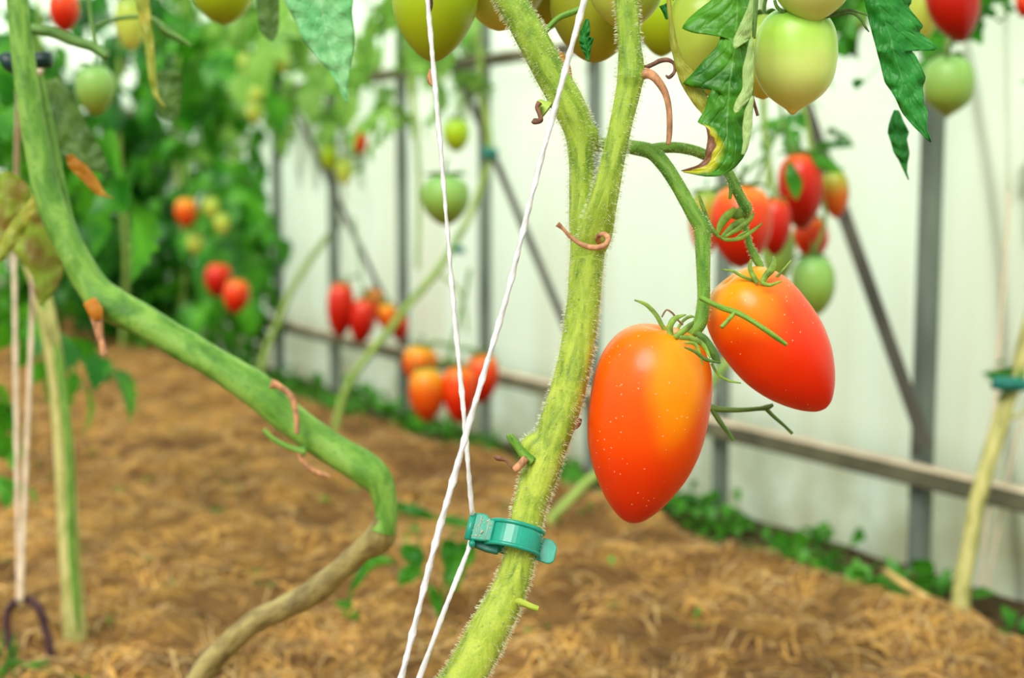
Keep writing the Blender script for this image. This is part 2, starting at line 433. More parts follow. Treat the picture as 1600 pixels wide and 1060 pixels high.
def foliage(name, regions, mat, parent, seed):
    """regions: (x0, y0, x1, y1, depth0, depth1, number of leaves, leaf length in m)"""
    rnd = random.Random(seed); V, Fc = [], []
    for (x0, y0, x1, y1, d0, d1, cnt, L) in regions:
        for _ in range(cnt):
            b = P(rnd.uniform(x0, x1), rnd.uniform(y0, y1), rnd.uniform(d0, d1))
            if b.z < .1: b.z = .1+rnd.random()*.1
            a = rnd.uniform(0, 2*PI)
            compound(V, Fc, b, Vector((math.cos(a), math.sin(a), rnd.uniform(-.7, .5))), L*rnd.uniform(.7, 1.2), rnd)
    for v in V:
        if v.z < .01: v.z = .01
        q_ = dw(v)
        if q_ < .05: v += WN*(.05-q_*.3+.02*rnd.random())
    return link(name, V, Fc, mat, parent, smooth=True)

# ---------------------------------------------------------------- tomatoes
PR_LONG = [(.0, .0), (.035, .0), (.012, .12), (0, .26), (.004, .40), (.03, .58), (.08, .75), (.16, .9), (.25, .975), (.34, 1), (.46, 1), (.58, .955), (.70, .84), (.80, .68), (.88, .51), (.94, .34), (.98, .18), (1, .0)]
PR_OVAL = [(.0, .0), (.05, .0), (.02, .12), (0, .28), (.012, .45), (.06, .68), (.14, .85), (.25, .96), (.4, 1), (.52, .98), (.64, .9), (.76, .75), (.86, .56), (.93, .38), (.975, .2), (1, .0)]
PR_NIP = [(.0, .0), (.05, .0), (.02, .12), (0, .25), (.012, .42), (.06, .66), (.14, .84), (.25, .95), (.4, 1), (.5, .99), (.62, .945), (.72, .845), (.81, .67), (.88, .45), (.925, .26), (.955, .15), (.98, .09), (1, .0)]
def tomato(cx, cy, d, lpx, wpx, mat, label, group, tilt=0, lean=0, prof=None, calyx=True, ped=None, name='tomato', seg=28, rib=.012, sepmat=None, bend=0):
    """tilt: degrees the stem end leans to the left in the photo; lean: degrees it leans to the camera"""
    prof = prof or PR_OVAL
    L = lpx*d/F/max(math.cos(math.radians(lean)), .5); R = wpx*.5*d/F
    q = crom([(a, b, 0) for a, b in prof[1:]], 4 if seg > 30 else 2)
    V, Fc = [], []
    for i, v in enumerate(q):
        r = max(v[1], 0)*R; z = L*(.5-v[0])
        for k in range(seg):
            a = 2*PI*k/seg
            rr = r*(1+rib*math.cos(5*a+cx)*max(0, 1-v[0]*1.6))
            V.append((rr*math.cos(a)+bend*L*(v[0]-.4)**2, rr*math.sin(a)*.97, z))
    for i in range(len(q)-1):
        for k in range(seg):
            a = i*seg+k; b = i*seg+(k+1) % seg
            Fc.append((b, a, a+seg, b+seg))
    me = bpy.data.meshes.new(name); me.from_pydata(V, [], Fc); me.materials.append(M[mat])
    me.polygons.foreach_set('use_smooth', [True]*len(me.polygons))
    bm = bmesh.new(); bm.from_mesh(me); bmesh.ops.remove_doubles(bm, verts=bm.verts, dist=1e-5)
    bmesh.ops.recalc_face_normals(bm, faces=bm.faces); bm.to_mesh(me); bm.free()
    o = bpy.data.objects.new(name, me); COL.objects.link(o)
    ti, le = math.radians(tilt), math.radians(lean)
    ax = (rt*(-math.sin(ti)*math.cos(le)) + Vector((0, 0, 1))*(math.cos(ti)*math.cos(le)) + Vector((0, -1, 0))*math.sin(le)).normalized()
    yv = Vector((0, 1, 0)); yv = (yv-ax*yv.dot(ax)).normalized(); xv = yv.cross(ax)
    rot = Matrix((xv, yv, ax)).transposed()
    o.matrix_world = Matrix.Translation(P(cx, cy, d)) @ rot.to_4x4()
    tagp(o, label, 'tomato', group)
    if calyx:
        geos = []; rnd = random.Random(int(cx*7+cy))
        for k in range(5):
            a = 2*PI*k/5+rnd.random()*.5; s = R*rnd.uniform(.75, 1.1)
            dv = Vector((math.cos(a), math.sin(a), 0)); z0 = L*.5-.035*L
            path = [(dv*R*.04+Vector((0, 0, z0)), R*.07), (dv*s*.4+Vector((0, 0, z0+R*.16)), R*.1), (dv*s*.8+Vector((0, 0, z0+R*.14*rnd.uniform(-.2, 2))), R*.05), (dv*s*1.05+Vector((0, 0, z0+R*rnd.uniform(-.2, .45))), R*.01)]
            geos.append(tube_geo(path, 6, 3, flat=.4))
        v, f, u = merge(geos)
        m2 = bpy.data.meshes.new('calyx'); m2.from_pydata([tuple(x) for x in v], [], f); m2.materials.append(sepmat or M['sepal_dk'])
        m2.polygons.foreach_set('use_smooth', [True]*len(f))
        c = bpy.data.objects.new('calyx', m2); COL.objects.link(c); c.parent = o
        path = [(Vector((0, 0, L*.46)), R*.07), (Vector((0, 0, L*.5+R*.3)), R*.06), (Vector((R*.1, 0, L*.5+R*.7)), R*.055)]
        v, f, u = tube_geo(path, 8, 3)
        m3 = bpy.data.meshes.new('stalk'); m3.from_pydata([tuple(x) for x in v], [], f); m3.materials.append(sepmat or M['sepal_dk'])
        m3.polygons.foreach_set('use_smooth', [True]*len(f))
        c = bpy.data.objects.new('stalk', m3); COL.objects.link(c); c.parent = o
    return o
def sub_world(o, name, geo, mat):
    """attach world-space geometry as a part of a rotated thing"""
    v, f, u = geo
    inv = o.matrix_world.inverted()
    me = bpy.data.meshes.new(name); me.from_pydata([tuple(inv @ Vector(x)) for x in v], [], f); me.materials.append(mat)
    me.polygons.foreach_set('use_smooth', [True]*len(f))
    c = bpy.data.objects.new(name, me); COL.objects.link(c); c.parent = o; return c
def sep(pts, d): return tube_geo(pxpath(pts, d), 8, 6, flat=.45)

# ================================================================ SETTING
gv = lambda x: Vector((-.6005, 1.0, 0)).normalized() if x is None else None
WD = Vector((-.6005, math.cos(PITCH)+.1123*math.sin(PITCH), 0)).normalized()   # along the wall, receding
WN = Vector((-WD.y, WD.x, 0))                                                   # towards the beds
if WN.dot(Vector((-1, -.5, 0))) < 0: WN = -WN
W0 = ground_at(1443, 900); W0.z = 0
def W(x, y, off=0.0):
    r = fw + rt*((x-800)/F) + up*((530-y)/F)
    o = W0+WN*off
    return CAM + r*((o-CAM).dot(WN)/r.dot(WN))
def dw(p): return (Vector((p[0], p[1], 0))-W0).dot(WN)

# wall sheet, corrugated slightly
def sheet(name, a, b, z1, label=None):
    V, Fc = [], []; n = 260; dv = (b-a); L = dv.length; dv.normalize(); nn = Vector((-dv.y, dv.x, 0))
    for i in range(n+1):
        s = L*i/n; p = a+dv*s+nn*(.0025*math.sin(s*2*PI/.11))
        V += [(p.x, p.y, -.02), (p.x, p.y, z1)]
    for i in range(n): Fc.append((2*i, 2*i+2, 2*i+3, 2*i+1))
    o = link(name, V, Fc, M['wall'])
    md = o.modifiers.new('t', 'SOLIDIFY'); md.thickness = .003
    md.use_rim = True
    return tagp(o, kind='structure')
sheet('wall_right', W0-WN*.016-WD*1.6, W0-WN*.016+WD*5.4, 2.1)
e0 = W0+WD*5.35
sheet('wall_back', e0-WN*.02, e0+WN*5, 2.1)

def hollow(x, y):
    return noise.noise(Vector((x*6.5, y*9.5, 2.2)))+.5*noise.noise(Vector((x*17, y*24, 5.2)))
def bedh(x, y):
    p = Vector((x, y, 0)); q = dw((x, y))
    edge = .115+.045*noise.noise(p*2.3)+.03*noise.noise(p*7)
    t = max(0, min(1, (q-edge)/.09)); t = t*t*(3-2*t)
    h = .04*t
    h += t*(.014*noise.noise(p*4.0)+.016*noise.noise(p*9+Vector((3, 1, 0)))+.013*noise.noise(p*22)+.006*noise.noise(p*50))
    h += (1-t)*.006*noise.noise(p*12)
    h -= t*.022*max(0, -.12-hollow(x, y))
    return max(h, -.01) if q > -.02 else 0.0, t
V, Fc, T, HB = [], [], [], []
nx, ny = 360, 400
for j in range(ny+1):
    y = .85+5.6*(j/ny)**1.35
    for i in range(nx+1):
        hw = .5+.5*y
        x = -hw-.3+(2*hw+.6)*i/nx
        h, t = bedh(x, y); V.append((x, y, h)); T.append(t); HB.append(max(0, min(1, (-.10-hollow(x, y))*6)))
for j in range(ny):
    for i in range(nx):
        a = j*(nx+1)+i; Fc.append((a, a+1, a+nx+2, a+nx+1))
# near apron out of view, so the ground goes on under the plants in front
k = len(V); V += [(-1.6, -.4, 0), (1.6, -.4, 0)]; T += [1, 1]; HB += [0, 0]
Fc.append(tuple([k, k+1]+[i for i in range(nx, -1, -1)]))
g = link('floor', V, Fc, M['soil']); tagp(g, kind='structure')
at = g.data.attributes.new('bed', 'FLOAT', 'POINT'); at.data.foreach_set('value', T)
at = g.data.attributes.new('bare', 'FLOAT', 'POINT'); at.data.foreach_set('value', HB)

# straw
def straws(name, n, seed, label, lo, hi, mats, cond=lambda q: q > .16):
    rnd = random.Random(seed); V, Fc, FM = [], [], []
    c = 0
    while c < n:
        y = .9+3.2*rnd.random()**1.7; x = rnd.uniform(-.42*y-.1, .42*y+.1)
        if not cond(dw((x, y))): continue
        if hollow(x, y) < -.14 and rnd.random() < .8: continue
        c += 1
        L = rnd.uniform(lo, hi)*rnd.uniform(.5, 1); a = rnd.uniform(0, PI); w = rnd.uniform(.0004, .0012)
        cur = rnd.uniform(-1.3, 1.3)*(L/.08); d = Vector((math.cos(a), math.sin(a), 0)); p = Vector((x, y, 0)); ln = 5
        lift = rnd.uniform(0, .008)
        k = len(V); ss = L/ln
        for i in range(ln+1):
            zz = bedh(p.x, p.y)[0]+.0015+lift*math.sin(PI*i/ln)
            s = Vector((-d.y, d.x, 0))*w*(1-.5*abs(i/ln-.5))
            V += [(p.x-s.x, p.y-s.y, zz), (p.x, p.y, zz+w*.8), (p.x+s.x, p.y+s.y, zz)]
            p = p+d*ss; d = Matrix.Rotation(cur/ln, 3, 'Z') @ d
        mi = rnd.choices(range(len(mats)), [4, 4, 1.6][:len(mats)])[0]
        for i in range(ln):
            b = k+3*i; Fc += [(b, b+1, b+4, b+3), (b+1, b+2, b+5, b+4)]; FM += [mi, mi]
    o = link(name, V, Fc, [M[x] for x in mats], fm=FM)
    return tagp(o, label, 'mulch', kind='stuff')
straws('straw_mulch', 20000, 3, 'loose golden brown straw mulch spread over the planting bed', .02, .07, ['straw1', 'straw2', 'straw3'])

# frame
def boxgeo(c, ax, ay, az, sx, sy, sz, bev=.12):
    """chamfered bar: long axis az"""
    V, Fc, UV = [], [], []
    b = min(sx, sy)*bev
    prof = [(sx/2-b, sy/2), (sx/2, sy/2-b), (sx/2, -sy/2+b), (sx/2-b, -sy/2), (-sx/2+b, -sy/2), (-sx/2, -sy/2+b), (-sx/2, sy/2-b), (-sx/2+b, sy/2)]
    for s in (-.5, .5):
        for (x, y) in prof: V.append(c+ax*x+ay*y+az*(s*sz)); UV.append((x, y))
    for k in range(8): Fc.append((k, (k+1) % 8, 8+(k+1) % 8, 8+k))
    Fc.append(tuple(range(7, -1, -1))); Fc.append(tuple(range(8, 16)))
    return V, Fc, UV
Z = Vector((0, 0, 1))
posts = [(1455, 'grey steel post crossed by the rail, standing right of the red tomatoes', .021),
         (1133, 'thin grey post seen below the truss stub behind the two ripe tomatoes', .018),
         (928, 'grey post standing directly behind the forked foreground stem', .018),
         (757, 'grey post just left of the forked stem, behind the crossing white strings', .018),
         (628, 'grey post behind the round green tomato, second left of the strings', .018),
         (520, 'grey post above the leftmost bunch of red tomatoes by the wall', .018),
         (432, 'farthest visible grey post, at the edge of the green foliage', .018)]
for x, lab, w in posts:
    b = W(x, 283, 0); b.z = 0
    rt_ = empty('frame_post', b, lab, 'post', 'upright posts of the greenhouse frame')
    v, f, u = boxgeo(b+Z*1.05, WD, WN, Z, w, w, 2.1); link('post_tube', v, f, M['post'], rt_, smooth=False)
    for zz in (.15, .62):
        v, f, u = boxgeo(b+Z*zz+WN*(w*.5+.0012), WD, WN, Z, w*.5, .0022, .02); 
        link('bracket', v, f, M['brace'], rt_, smooth=False)
railz = W(1445, 737).z
def rail(name, z, hh, dp, lab, off):
    a = W0-WD*1.5; b = W0+WD*5.2; c = (a+b)/2+WN*off; c.z = z
    v, f, u = boxgeo(c, WN, Z, WD, dp, hh, (b-a).length)
    o = link(name, v, f, M['rail'], smooth=False, origin=c); tagp(o, lab, 'rail')
rail('frame_rail', railz, .024, .02, 'pale topped horizontal rail low along the white wall', .022)
railu = W(780, 95).z
rail('frame_rail', railu, .02, .018, 'pale topped horizontal rail high on the wall behind the green tomatoes', .022)
def brace(p0, p1, w, lab):
    a = W(*p0, .034); b = W(*p1, .034)
    dv = (b-a).normalized(); c = (a+b)/2
    v, f, u = boxgeo(c, dv.cross(WN), WN, dv, w, .004, (b-a).length)
    o = link('diagonal_brace', v, f, M['brace'], smooth=False, origin=c); tagp(o, lab, 'brace', 'diagonal braces of the greenhouse frame')
brace((1448, 700), (1212, 36), .019, 'wide dark diagonal brace meeting the post right of the ripe tomatoes')
brace((905, 560), (700, 75), .016, 'dark diagonal brace behind the crossing of the white strings')
brace((625, 520), (425, 95), .014, 'dark diagonal brace descending from the foliage to the leftmost red bunch')

# ================================================================ FOREGROUND PLANT
D0 = .58
def gpt(x, d, px=None):   # where a path at distance d meets the ground
    q = P(x, 283+H*F/d, d); return q
base = ground_at(600, 1990); base = P(600, 1985, D0); base.z = 0
plant = empty('tomato_plant', base, 'hairy bright green tomato plant in sharp focus, forked above a teal clip', 'plant')
main = [(600, 1985, 64), (585, 1600, 66), (630, 1300, 68), (690, 1120, 66), (728, 1055, 66), (765, 985, 62), (800, 915, 53), (816, 855, 50), (829, 790, 52), (850, 725, 57), (880, 640, 56), (900, 560, 53), (912, 480, 52), (917, 420, 54), (920, 385, 56)]
LB = [(918, 400, 50), (911, 350, 44), (909, 300, 40), (908, 250, 40), (904, 205, 46), (888, 165, 52), (862, 118, 50), (838, 72, 50), (806, 15, 47), (780, -35, 44), (740, -200, 40)]
RB = [(925, 385, 46, .578), (932, 360, 52, .574), (944, 310, 44, .568), (958, 250, 38, .565), (970, 195, 36, .564), (982, 140, 40, .564), (986, 110, 42, .564), (983, 60, 35, .564), (979, 0, 36, .564), (975, -120, 34, .564)]
g1 = tube_geo(pxpath(main, D0), 24, 8, .05, .05)
g2 = tube_geo(pxpath(LB, D0), 22, 8, .04, .04, seed=2)
g3 = tube_geo(pxpath(RB), 22, 8, .04, .04, seed=5)
def bulb(x, y, d, rx, ry):
    r = rx*d/F; geo = []
    c = P(x, y, d); V, Fc, UV = [], [], []
    n, m_ = 10, 14
    for i in range(n+1):
        th = PI*i/n
        for k in range(m_):
            a = 2*PI*k/m_; V.append(c+Vector((math.sin(th)*math.cos(a)*r, math.sin(th)*math.sin(a)*r*.9, math.cos(th)*ry*d/F))); UV.append((k/m_, i/n*.1))
    for i in range(n):
        for k in range(m_):
            a = i*m_+k; b = i*m_+(k+1) % m_; Fc.append((a, b, b+m_, a+m_))
    return V, Fc, UV
V, Fc, UV = merge([g1, g2, g3, bulb(936, 366, .576, 21, 22), bulb(985, 122, .563, 22, 24), bulb(920, 212, D0, 16, 22), bulb(838, 700, D0, 26, 24), bulb(925, 225, .583, 13, 13)])
me = bpy.data.meshes.new('stem_tmp'); me.from_pydata([tuple(v-base) for v in V], [], Fc)
tmp = bpy.data.objects.new('stem_tmp', me); COL.objects.link(tmp)
md = tmp.modifiers.new('r', 'REMESH'); md.mode = 'VOXEL'; md.voxel_size = .0008
md = tmp.modifiers.new('s', 'SMOOTH'); md.factor = .6; md.iterations = 7
bpy.context.view_layer.update()
dg = bpy.context.evaluated_depsgraph_get()
sm = bpy.data.meshes.new_from_object(tmp.evaluated_get(dg))
bpy.data.objects.remove(tmp); sm.name = 'stem'
sm.materials.clear()
# uv along height for the long blotches
ul = sm.uv_layers.new(name='UVMap')
from mathutils.kdtree import KDTree
samp = []
for path in (pxpath(main, D0), pxpath(LB, D0), pxpath(RB)):
    q = crom([(p.x, p.y, p.z, r) for p, r in path], 8); Ls = 0
    for i, v in enumerate(q):
        c = Vector(v[:3]); 
        if i: Ls += (c-Vector(q[i-1][:3])).length
        tg = (Vector(q[min(i+1, len(q)-1)][:3])-Vector(q[max(i-1, 0)][:3])).normalized()
        samp.append((c, tg, Ls+len(samp)*.0, v[3]))
kd = KDTree(len(samp))
for i, x_ in enumerate(samp): kd.insert(x_[0], i)
kd.balance()
uvv = []
for v in sm.vertices:
    wco = v.co+base; _, i, _d = kd.find(wco); c, tg, Ls, r_ = samp[i]
    rel = wco-c; along = rel.dot(tg); sd = tg.cross(Vector((0, 1, 0))).normalized(); fr = sd.cross(tg)
    a_ = math.atan2(rel.dot(sd), rel.dot(fr))
    uvv.append((abs(a_)/PI, (Ls+along)*4))
for lp in sm.loops: ul.data[lp.index].uv = uvv[lp.vertex_index]
sm.materials.append(M['stem']); sm.polygons.foreach_set('use_smooth', [True]*len(sm.polygons))
stem = bpy.data.objects.new('stem', sm); COL.objects.link(stem); stem.parent = plant
hairs('stem_hairs', stem, M['hair'], plant, 34000, .0019, .000034)

# truss carrying the two ripe tomatoes
TR1 = [(918, 226, 24, .583), (935, 226, 22, .59), (965, 228, 21, .603), (990, 231, 22, .60), (1018, 238, 24, .592), (1038, 258, 23, .588), (1060, 292, 22, .586), (1084, 335, 24, .585), (1097, 356, 26, .585), (1098, 385, 24, .585), (1099, 430, 21, .585), (1099, 470, 20, .585), (1095, 500, 22, .585), (1086, 515, 22, .585), (1078, 523, 16, .585)]
TR2 = [(1016, 234, 17, .592), (1035, 231, 17, .592), (1062, 231, 17, .595), (1092, 238, 17, .60), (1118, 252, 17, .605), (1138, 270, 16, .602), (1150, 295, 16, .60), (1160, 315, 17, .60), (1166, 326, 19, .60), (1164, 342, 13, .602), (1166, 360, 10, .602), (1172, 385, 11, .602), (1182, 405, 13, .602), (1189, 420, 11, .602), (1189, 442, 9, .602)]
t_ = tube('truss', TR1, M['truss'], plant, sides=16, wob=.05, ridge=.03)
t2_ = tube('truss', TR2, M['truss'], plant, sides=14, wob=.05)
hairs('truss_hairs', t_, M['hair'], plant, 2600, .0011, .00005, 5)
hairs('truss_hairs', t2_, M['hair'], plant, 1800, .0011, .00005, 6)
tube('side_twig', [(1096, 466, 9, .578), (1112, 474, 8, .572), (1130, 482, 9, .568), (1152, 489, 9, .563), (1172, 500, 8, .562), (1195, 515, 8, .561), (1212, 527, 8, .561), (1229, 539, 6, .562)], M['truss'], plant, sides=8)
tagp(tube('side_twig', [(1148, 488, 7, .563), (1140, 498, 7, .562), (1127, 512, 7, .561)], M['sepal'], plant, sides=8), 'short yellow tipped twig')
tube('side_twig', [(1060, 600, 6, .64), (1090, 625, 9, .635), (1115, 638, 10, .63), (1150, 641, 8, .63), (1185, 639, 7, .63), (1198, 637, 9, .63), (1208, 633, 5, .63)], M['truss_dk'], plant, sides=8)
tube('side_twig', [(1112, 638, 9, .63), (1122, 655, 8, .63), (1136, 674, 7, .63), (1146, 689, 6, .63)], M['truss_dk'], plant, sides=8)
tube('side_twig', [(1196, 638, 7, .63), (1210, 652, 6, .63), (1225, 665, 5, .63), (1238, 678, 5, .63)], M['truss_dk'], plant, sides=8)
# withered leaf stalks
def brown(pts, nm='withered_stalk', mat='brown', lab='dry brown stalk', **kw):
    o = tube(nm, pts, M[mat], plant, sides=9, wob=.25, **kw); return tagp(o, lab)
brown([(936, 378, 9, .566), (934, 371, 9, .560), (942, 366, 8, .556), (950, 372, 9, .553), (947, 382, 9, .55), (935, 387, 9, .55), (920, 386, 9, .551), (905, 380, 8, .552), (890, 369, 7, .553), (880, 358, 6, .553), (871, 350, 9, .553)])
brown([(1000, 116, 22, .563), (1014, 116, 18, .562), (1026, 124, 14, .56), (1038, 143, 11, .56), (1044, 165, 10, .56), (1046, 190, 10, .56), (1046, 212, 9, .56), (1044, 226, 7, .56)])
brown([(1004, 108, 9, .565), (1020, 101, 8, .565), (1032, 95, 8, .565), (1044, 94, 7, .565), (1053, 100, 5, .565), (1054, 112, 5, .565), (1046, 121, 6, .565), (1040, 118, 3, .565)], mat='brown_dk', lab='curled dead brown tendril')
brown([(843, 160, 10), (839, 168, 7), (843, 178, 7), (845, 188, 8), (836, 190, 10), (832, 188, 8)], d=.575, mat='brown_dk')
brown([(822, 716, 13), (812, 728, 13), (803, 735, 11)], d=.572)
brown([(803, 733, 4), (795, 726, 4), (790, 719, 6), (778, 716, 9), (772, 714, 3)], d=.572, mat='brown_dk', lab='curled dead brown tendril')
brown([(896, 672, 4), (902, 663, 10), (906, 654, 7)], d=.585)
brown([(874, 85, 14, .60), (884, 105, 14, .60), (890, 130, 10, .60), (893, 150, 6, .60)], mat='leaf_orange', lab='orange withered leaf stalk')
brown([(668, -20, 6), (671, 5, 12), (669, 25, 5)], d=.585, mat='brown_dk', lab='shrivelled brown flower end')
brown([(673, 108, 5), (671, 124, 8), (675, 134, 4)], d=.585, lab='shrivelled brown flower end')
tagp(tube('pruned_stub', [(832, 722, 18), (820, 712, 16), (808, 697, 13), (798, 684, 12), (796, 679, 10)], M['truss'], plant, d=.575, sides=10), 'short cut green stub')
tube('pruned_stub', [(805, 938, 16), (820, 944, 11), (832, 949, 10), (841, 952, 9)], M['stem'], plant, d=.575, sides=10)
tube('pruned_stub', [(842, 157, 8), (847, 165, 20), (856, 172, 30)], M['stem_up'], plant, d=.58, sides=10)
# empty calyx hanging on the second truss arm
geo = [sep(p, d) for p, d in [
    ([(1160, 330, 16), (1150, 338, 19), (1148, 343, 8)], .598), ([(1150, 326, 8), (1136, 338, 14), (1126, 352, 12), (1121, 368, 4)], .594),
    ([(1164, 344, 9), (1150, 352, 14), (1136, 364, 12), (1126, 372, 4)], .592), ([(1178, 332, 3), (1172, 343, 7), (1155, 357, 9), (1132, 371, 4)], .59),
    ([(1191, 349, 2), (1176, 361, 6), (1158, 372, 7), (1135, 375, 6), (1124, 370, 3)], .588), ([(1092, 305, 4), (1097, 320, 6), (1104, 340, 7), (1114, 360, 8), (1124, 371, 5)], .59),
    ([(1150, 372, 3), (1158, 366, 4), (1166, 362, 3)], .588)]]
v, f, u = merge(geo); link('empty_calyx', v, f, M['sepal'], plant, uvs=u)
tagp(tube('side_twig', [(1141, 284, 7), (1142, 298, 6), (1140, 311, 5)], M['truss'], plant, d=.6, sides=7))
tube('truss', [(976, -100, 20, .566), (1050, -130, 18, .59), (1106, -120, 14, .59), (1193, -110, 14, .61), (1268, -165, 12, .588), (1268, -140, 9, .585)], M['truss'], plant, sides=10)
tube('truss', [(770, -60, 18, .582), (748, -130, 16, .61), (700, -150, 14, .63), (681, -105, 9, .63)], M['truss'], plant, sides=10)
tube('truss', [(974, -90, 16, .57), (955, -120, 14, .62), (930, -100, 10, .645), (860, -120, 9, .67), (790, -125, 8, .655)], M['truss'], plant, sides=10)
# leaves of the plant
A = [((1122, -40), (1150, -40), (1178, -40)), ((1115, -4), (1152, 0), (1178, 0)), ((1092, 15), (1152, 18), (1177, 18)), ((1075, 30), (1152, 30), (1176, 32)), ((1066, 44), (1151, 42), (1174, 46)),
     ((1082, 51), (1150, 52), (1172, 60)), ((1105, 53), (1149, 62), (1171, 72)), ((1127, 49), (1148, 72), (1172, 84)), ((1119, 74), (1146, 88), (1174, 98)), ((1098, 96), (1144, 104), (1176, 112)),
     ((1084, 113), (1142, 120), (1177, 124)), ((1067, 131), (1140, 134), (1177, 136)), ((1088, 136), (1139, 146), (1177, 150)), ((1113, 137), (1138, 158), (1177, 165)), ((1106, 152), (1137, 170), (1176, 180)),
     ((1101, 172), (1136, 182), (1175, 192)), ((1090, 191), (1136, 194), (1174, 202)), ((1102, 197), (1136, 206), (1172, 216)), ((1106, 214), (1135, 220), (1168, 232)), ((1103, 236), (1132, 234), (1160, 248)),
     ((1101, 248), (1122, 248), (1148, 262)), ((1092, 257), (1110, 258), (1126, 275)), ((1080, 262), (1092, 263), (1102, 276)), ((1064, 267), (1066, 267), (1068, 269))]
leafA = loft_leaf('leaf', A, .556, M['leaf_a'], plant, cup=.22, wave=.0011, seed=1, nv=3)
tagp(leafA, 'dark green lobed leaf with a yellow and brown withered tip')
fl1 = loft_leaf('curled_edge', [((1174, -10), (1176, -10), (1178, -10)), ((1168, 12), (1173, 14), (1177, 16)), ((1158, 35), (1166, 38), (1175, 40)), ((1146, 62), (1158, 58), (1173, 58)), ((1146, 74), (1156, 70), (1168, 64)), ((1148, 76), (1150, 75), (1152, 74))], .550, M['leaf_pale'], leafA, cup=.3, wave=.0005)
tagp(fl1, 'pale underside of a curled leaf lobe')
fl2 = loft_leaf('curled_edge', [((1171, 62), (1174, 60), (1177, 58)), ((1166, 85), (1171, 85), (1178, 85)), ((1160, 110), (1168, 112), (1178, 112)), ((1160, 138), (1167, 138), (1177, 135)), ((1150, 158), (1160, 155), (1174, 150)), ((1146, 170), (1154, 168), (1164, 163)), ((1149, 177), (1151, 176), (1154, 174))], .550, M['leaf_pale'], leafA, cup=.3, wave=.0005)
tagp(fl2, 'pale underside of a curled leaf lobe')
fl3 = loft_leaf('curled_edge', [((1174, 150), (1176, 150), (1178, 152)), ((1164, 172), (1170, 172), (1176, 172)), ((1160, 200), (1168, 200), (1175, 198)), ((1161, 222), (1166, 222), (1171, 222)), ((1158, 242), (1160, 242), (1163, 242))], .551, M['leaf_pale'], leafA, cup=.3, wave=.0004)
tagp(fl3, 'pale underside of a curled leaf lobe')
B = [((1347, -60), (1368, -60), (1400, -60)), ((1351, 0), (1370, 0), (1424, 0)), ((1355, 20), (1375, 16), (1420, 12)), ((1359, 38), (1381, 30), (1442, 40)), ((1362, 50), (1385, 42), (1437, 50)), ((1368, 72), (1392, 62), (1463, 71)), ((1370, 80), (1394, 74), (1459, 79)), ((1372, 87), (1397, 84), (1425, 79)),
     ((1376, 102), (1401, 97), (1432, 89)), ((1382, 127), (1408, 118), (1446, 120)), ((1389, 138), (1413, 132), (1442, 135)), ((1397, 150), (1418, 145), (1443, 150)), ((1404, 164), (1424, 160), (1444, 162)), ((1412, 180), (1432, 176), (1450, 176)), ((1432, 202), (1442, 200), (1448, 196)), ((1453, 222), (1454, 222), (1455, 222))]
# a separate plant at the right carries leaf B and the pale green fruit
pb = P(1500, 283+H*F/.66, .66); pb.z = 0
plant_r = empty('tomato_plant', pb, 'tomato plant whose pointed dark green leaves hang in the upper right', 'plant')
tube('stem', [(1500, 1783, 36), (1900, 1300, 36), (1980, 700, 34), (1820, 200, 32), (1600, -120, 30), (1300, -260, 28), (1180, -400, 24)], M['stem_up'], plant_r, d=.66, sides=12)
loft_leaf('leaf', B, .60, M['leaf_b'], plant_r, cup=.2, wave=.0012, seed=4, nv=3)
loft_leaf('leaf', [((1397, 172), (1400, 172), (1405, 173)), ((1390, 190), (1400, 190), (1411, 188)), ((1387, 207), (1402, 205), (1420, 206)), ((1392, 222), (1405, 220), (1417, 219)), ((1396, 237), (1408, 236), (1421, 238)), ((1405, 252), (1413, 252), (1418, 256)), ((1411, 264), (1415, 266), (1417, 268)), ((1419, 281), (1419, 281), (1420, 281))], .68, M['leaf_b'], plant_r, cup=.2)
tube('leaf_stalk', [(1370, -60, 8), (1380, -180, 12), (1420, -240, 14)], M['truss_dk'], plant_r, d=.603, sides=8)
# dark stalk and fine sepals beside the pale fruit
tube('leaf_stalk', [(1183, -40, 9), (1180, 20, 8), (1178, 60, 6)], M['truss_dk'], plant, d=.575, sides=8)
brown([(1174, 142, 4), (1178, 160, 5), (1184, 181, 5)], d=.575, mat='brown_dk', lab='thin brown stalk')
rolled = [((1041, -30), (1043, -30), (1045, -30)), ((1043, 20), (1046, 20), (1050, 20)), ((1048, 60), (1052, 60), (1056, 60)), ((1054, 98), (1060, 96), (1066, 90)), ((1062, 126), (1072, 120), (1084, 112)), ((1074, 148), (1084, 140), (1102, 138)), ((1088, 168), (1094, 162), (1106, 160)), ((1100, 182), (1101, 181), (1103, 178))]
tagp(loft_leaf('leaf', rolled, .562, M['leaf_yel'], plant, cup=.6, wave=.0004), 'rolled yellow green leaf')
loft_leaf('leaf', [((915, 30), (917, 30), (920, 30)), ((907, 48), (915, 46), (922, 48)), ((905, 64), (913, 62), (921, 58)), ((907, 72), (915, 72), (928, 60)), ((912, 82), (918, 82), (924, 70)), ((918, 96), (920, 96), (923, 78))], .585, M['leaf_b'], plant, cup=.2)
tube('truss', [(868, 100, 8, .60), (848, 54, 9, .60), (870, 30, 9, .60), (892, 20, 10, .60), (910, 12, 8, .60)][1:], M['truss'], plant, sides=8)
loft_leaf('leaf', [((1030, 10), (1036, 8), (1042, 5)), ((1036, 20), (1042, 18), (1047, 12)), ((1040, 30), (1044, 30), (1048, 28))], .60, M['leaf_b'], plant)

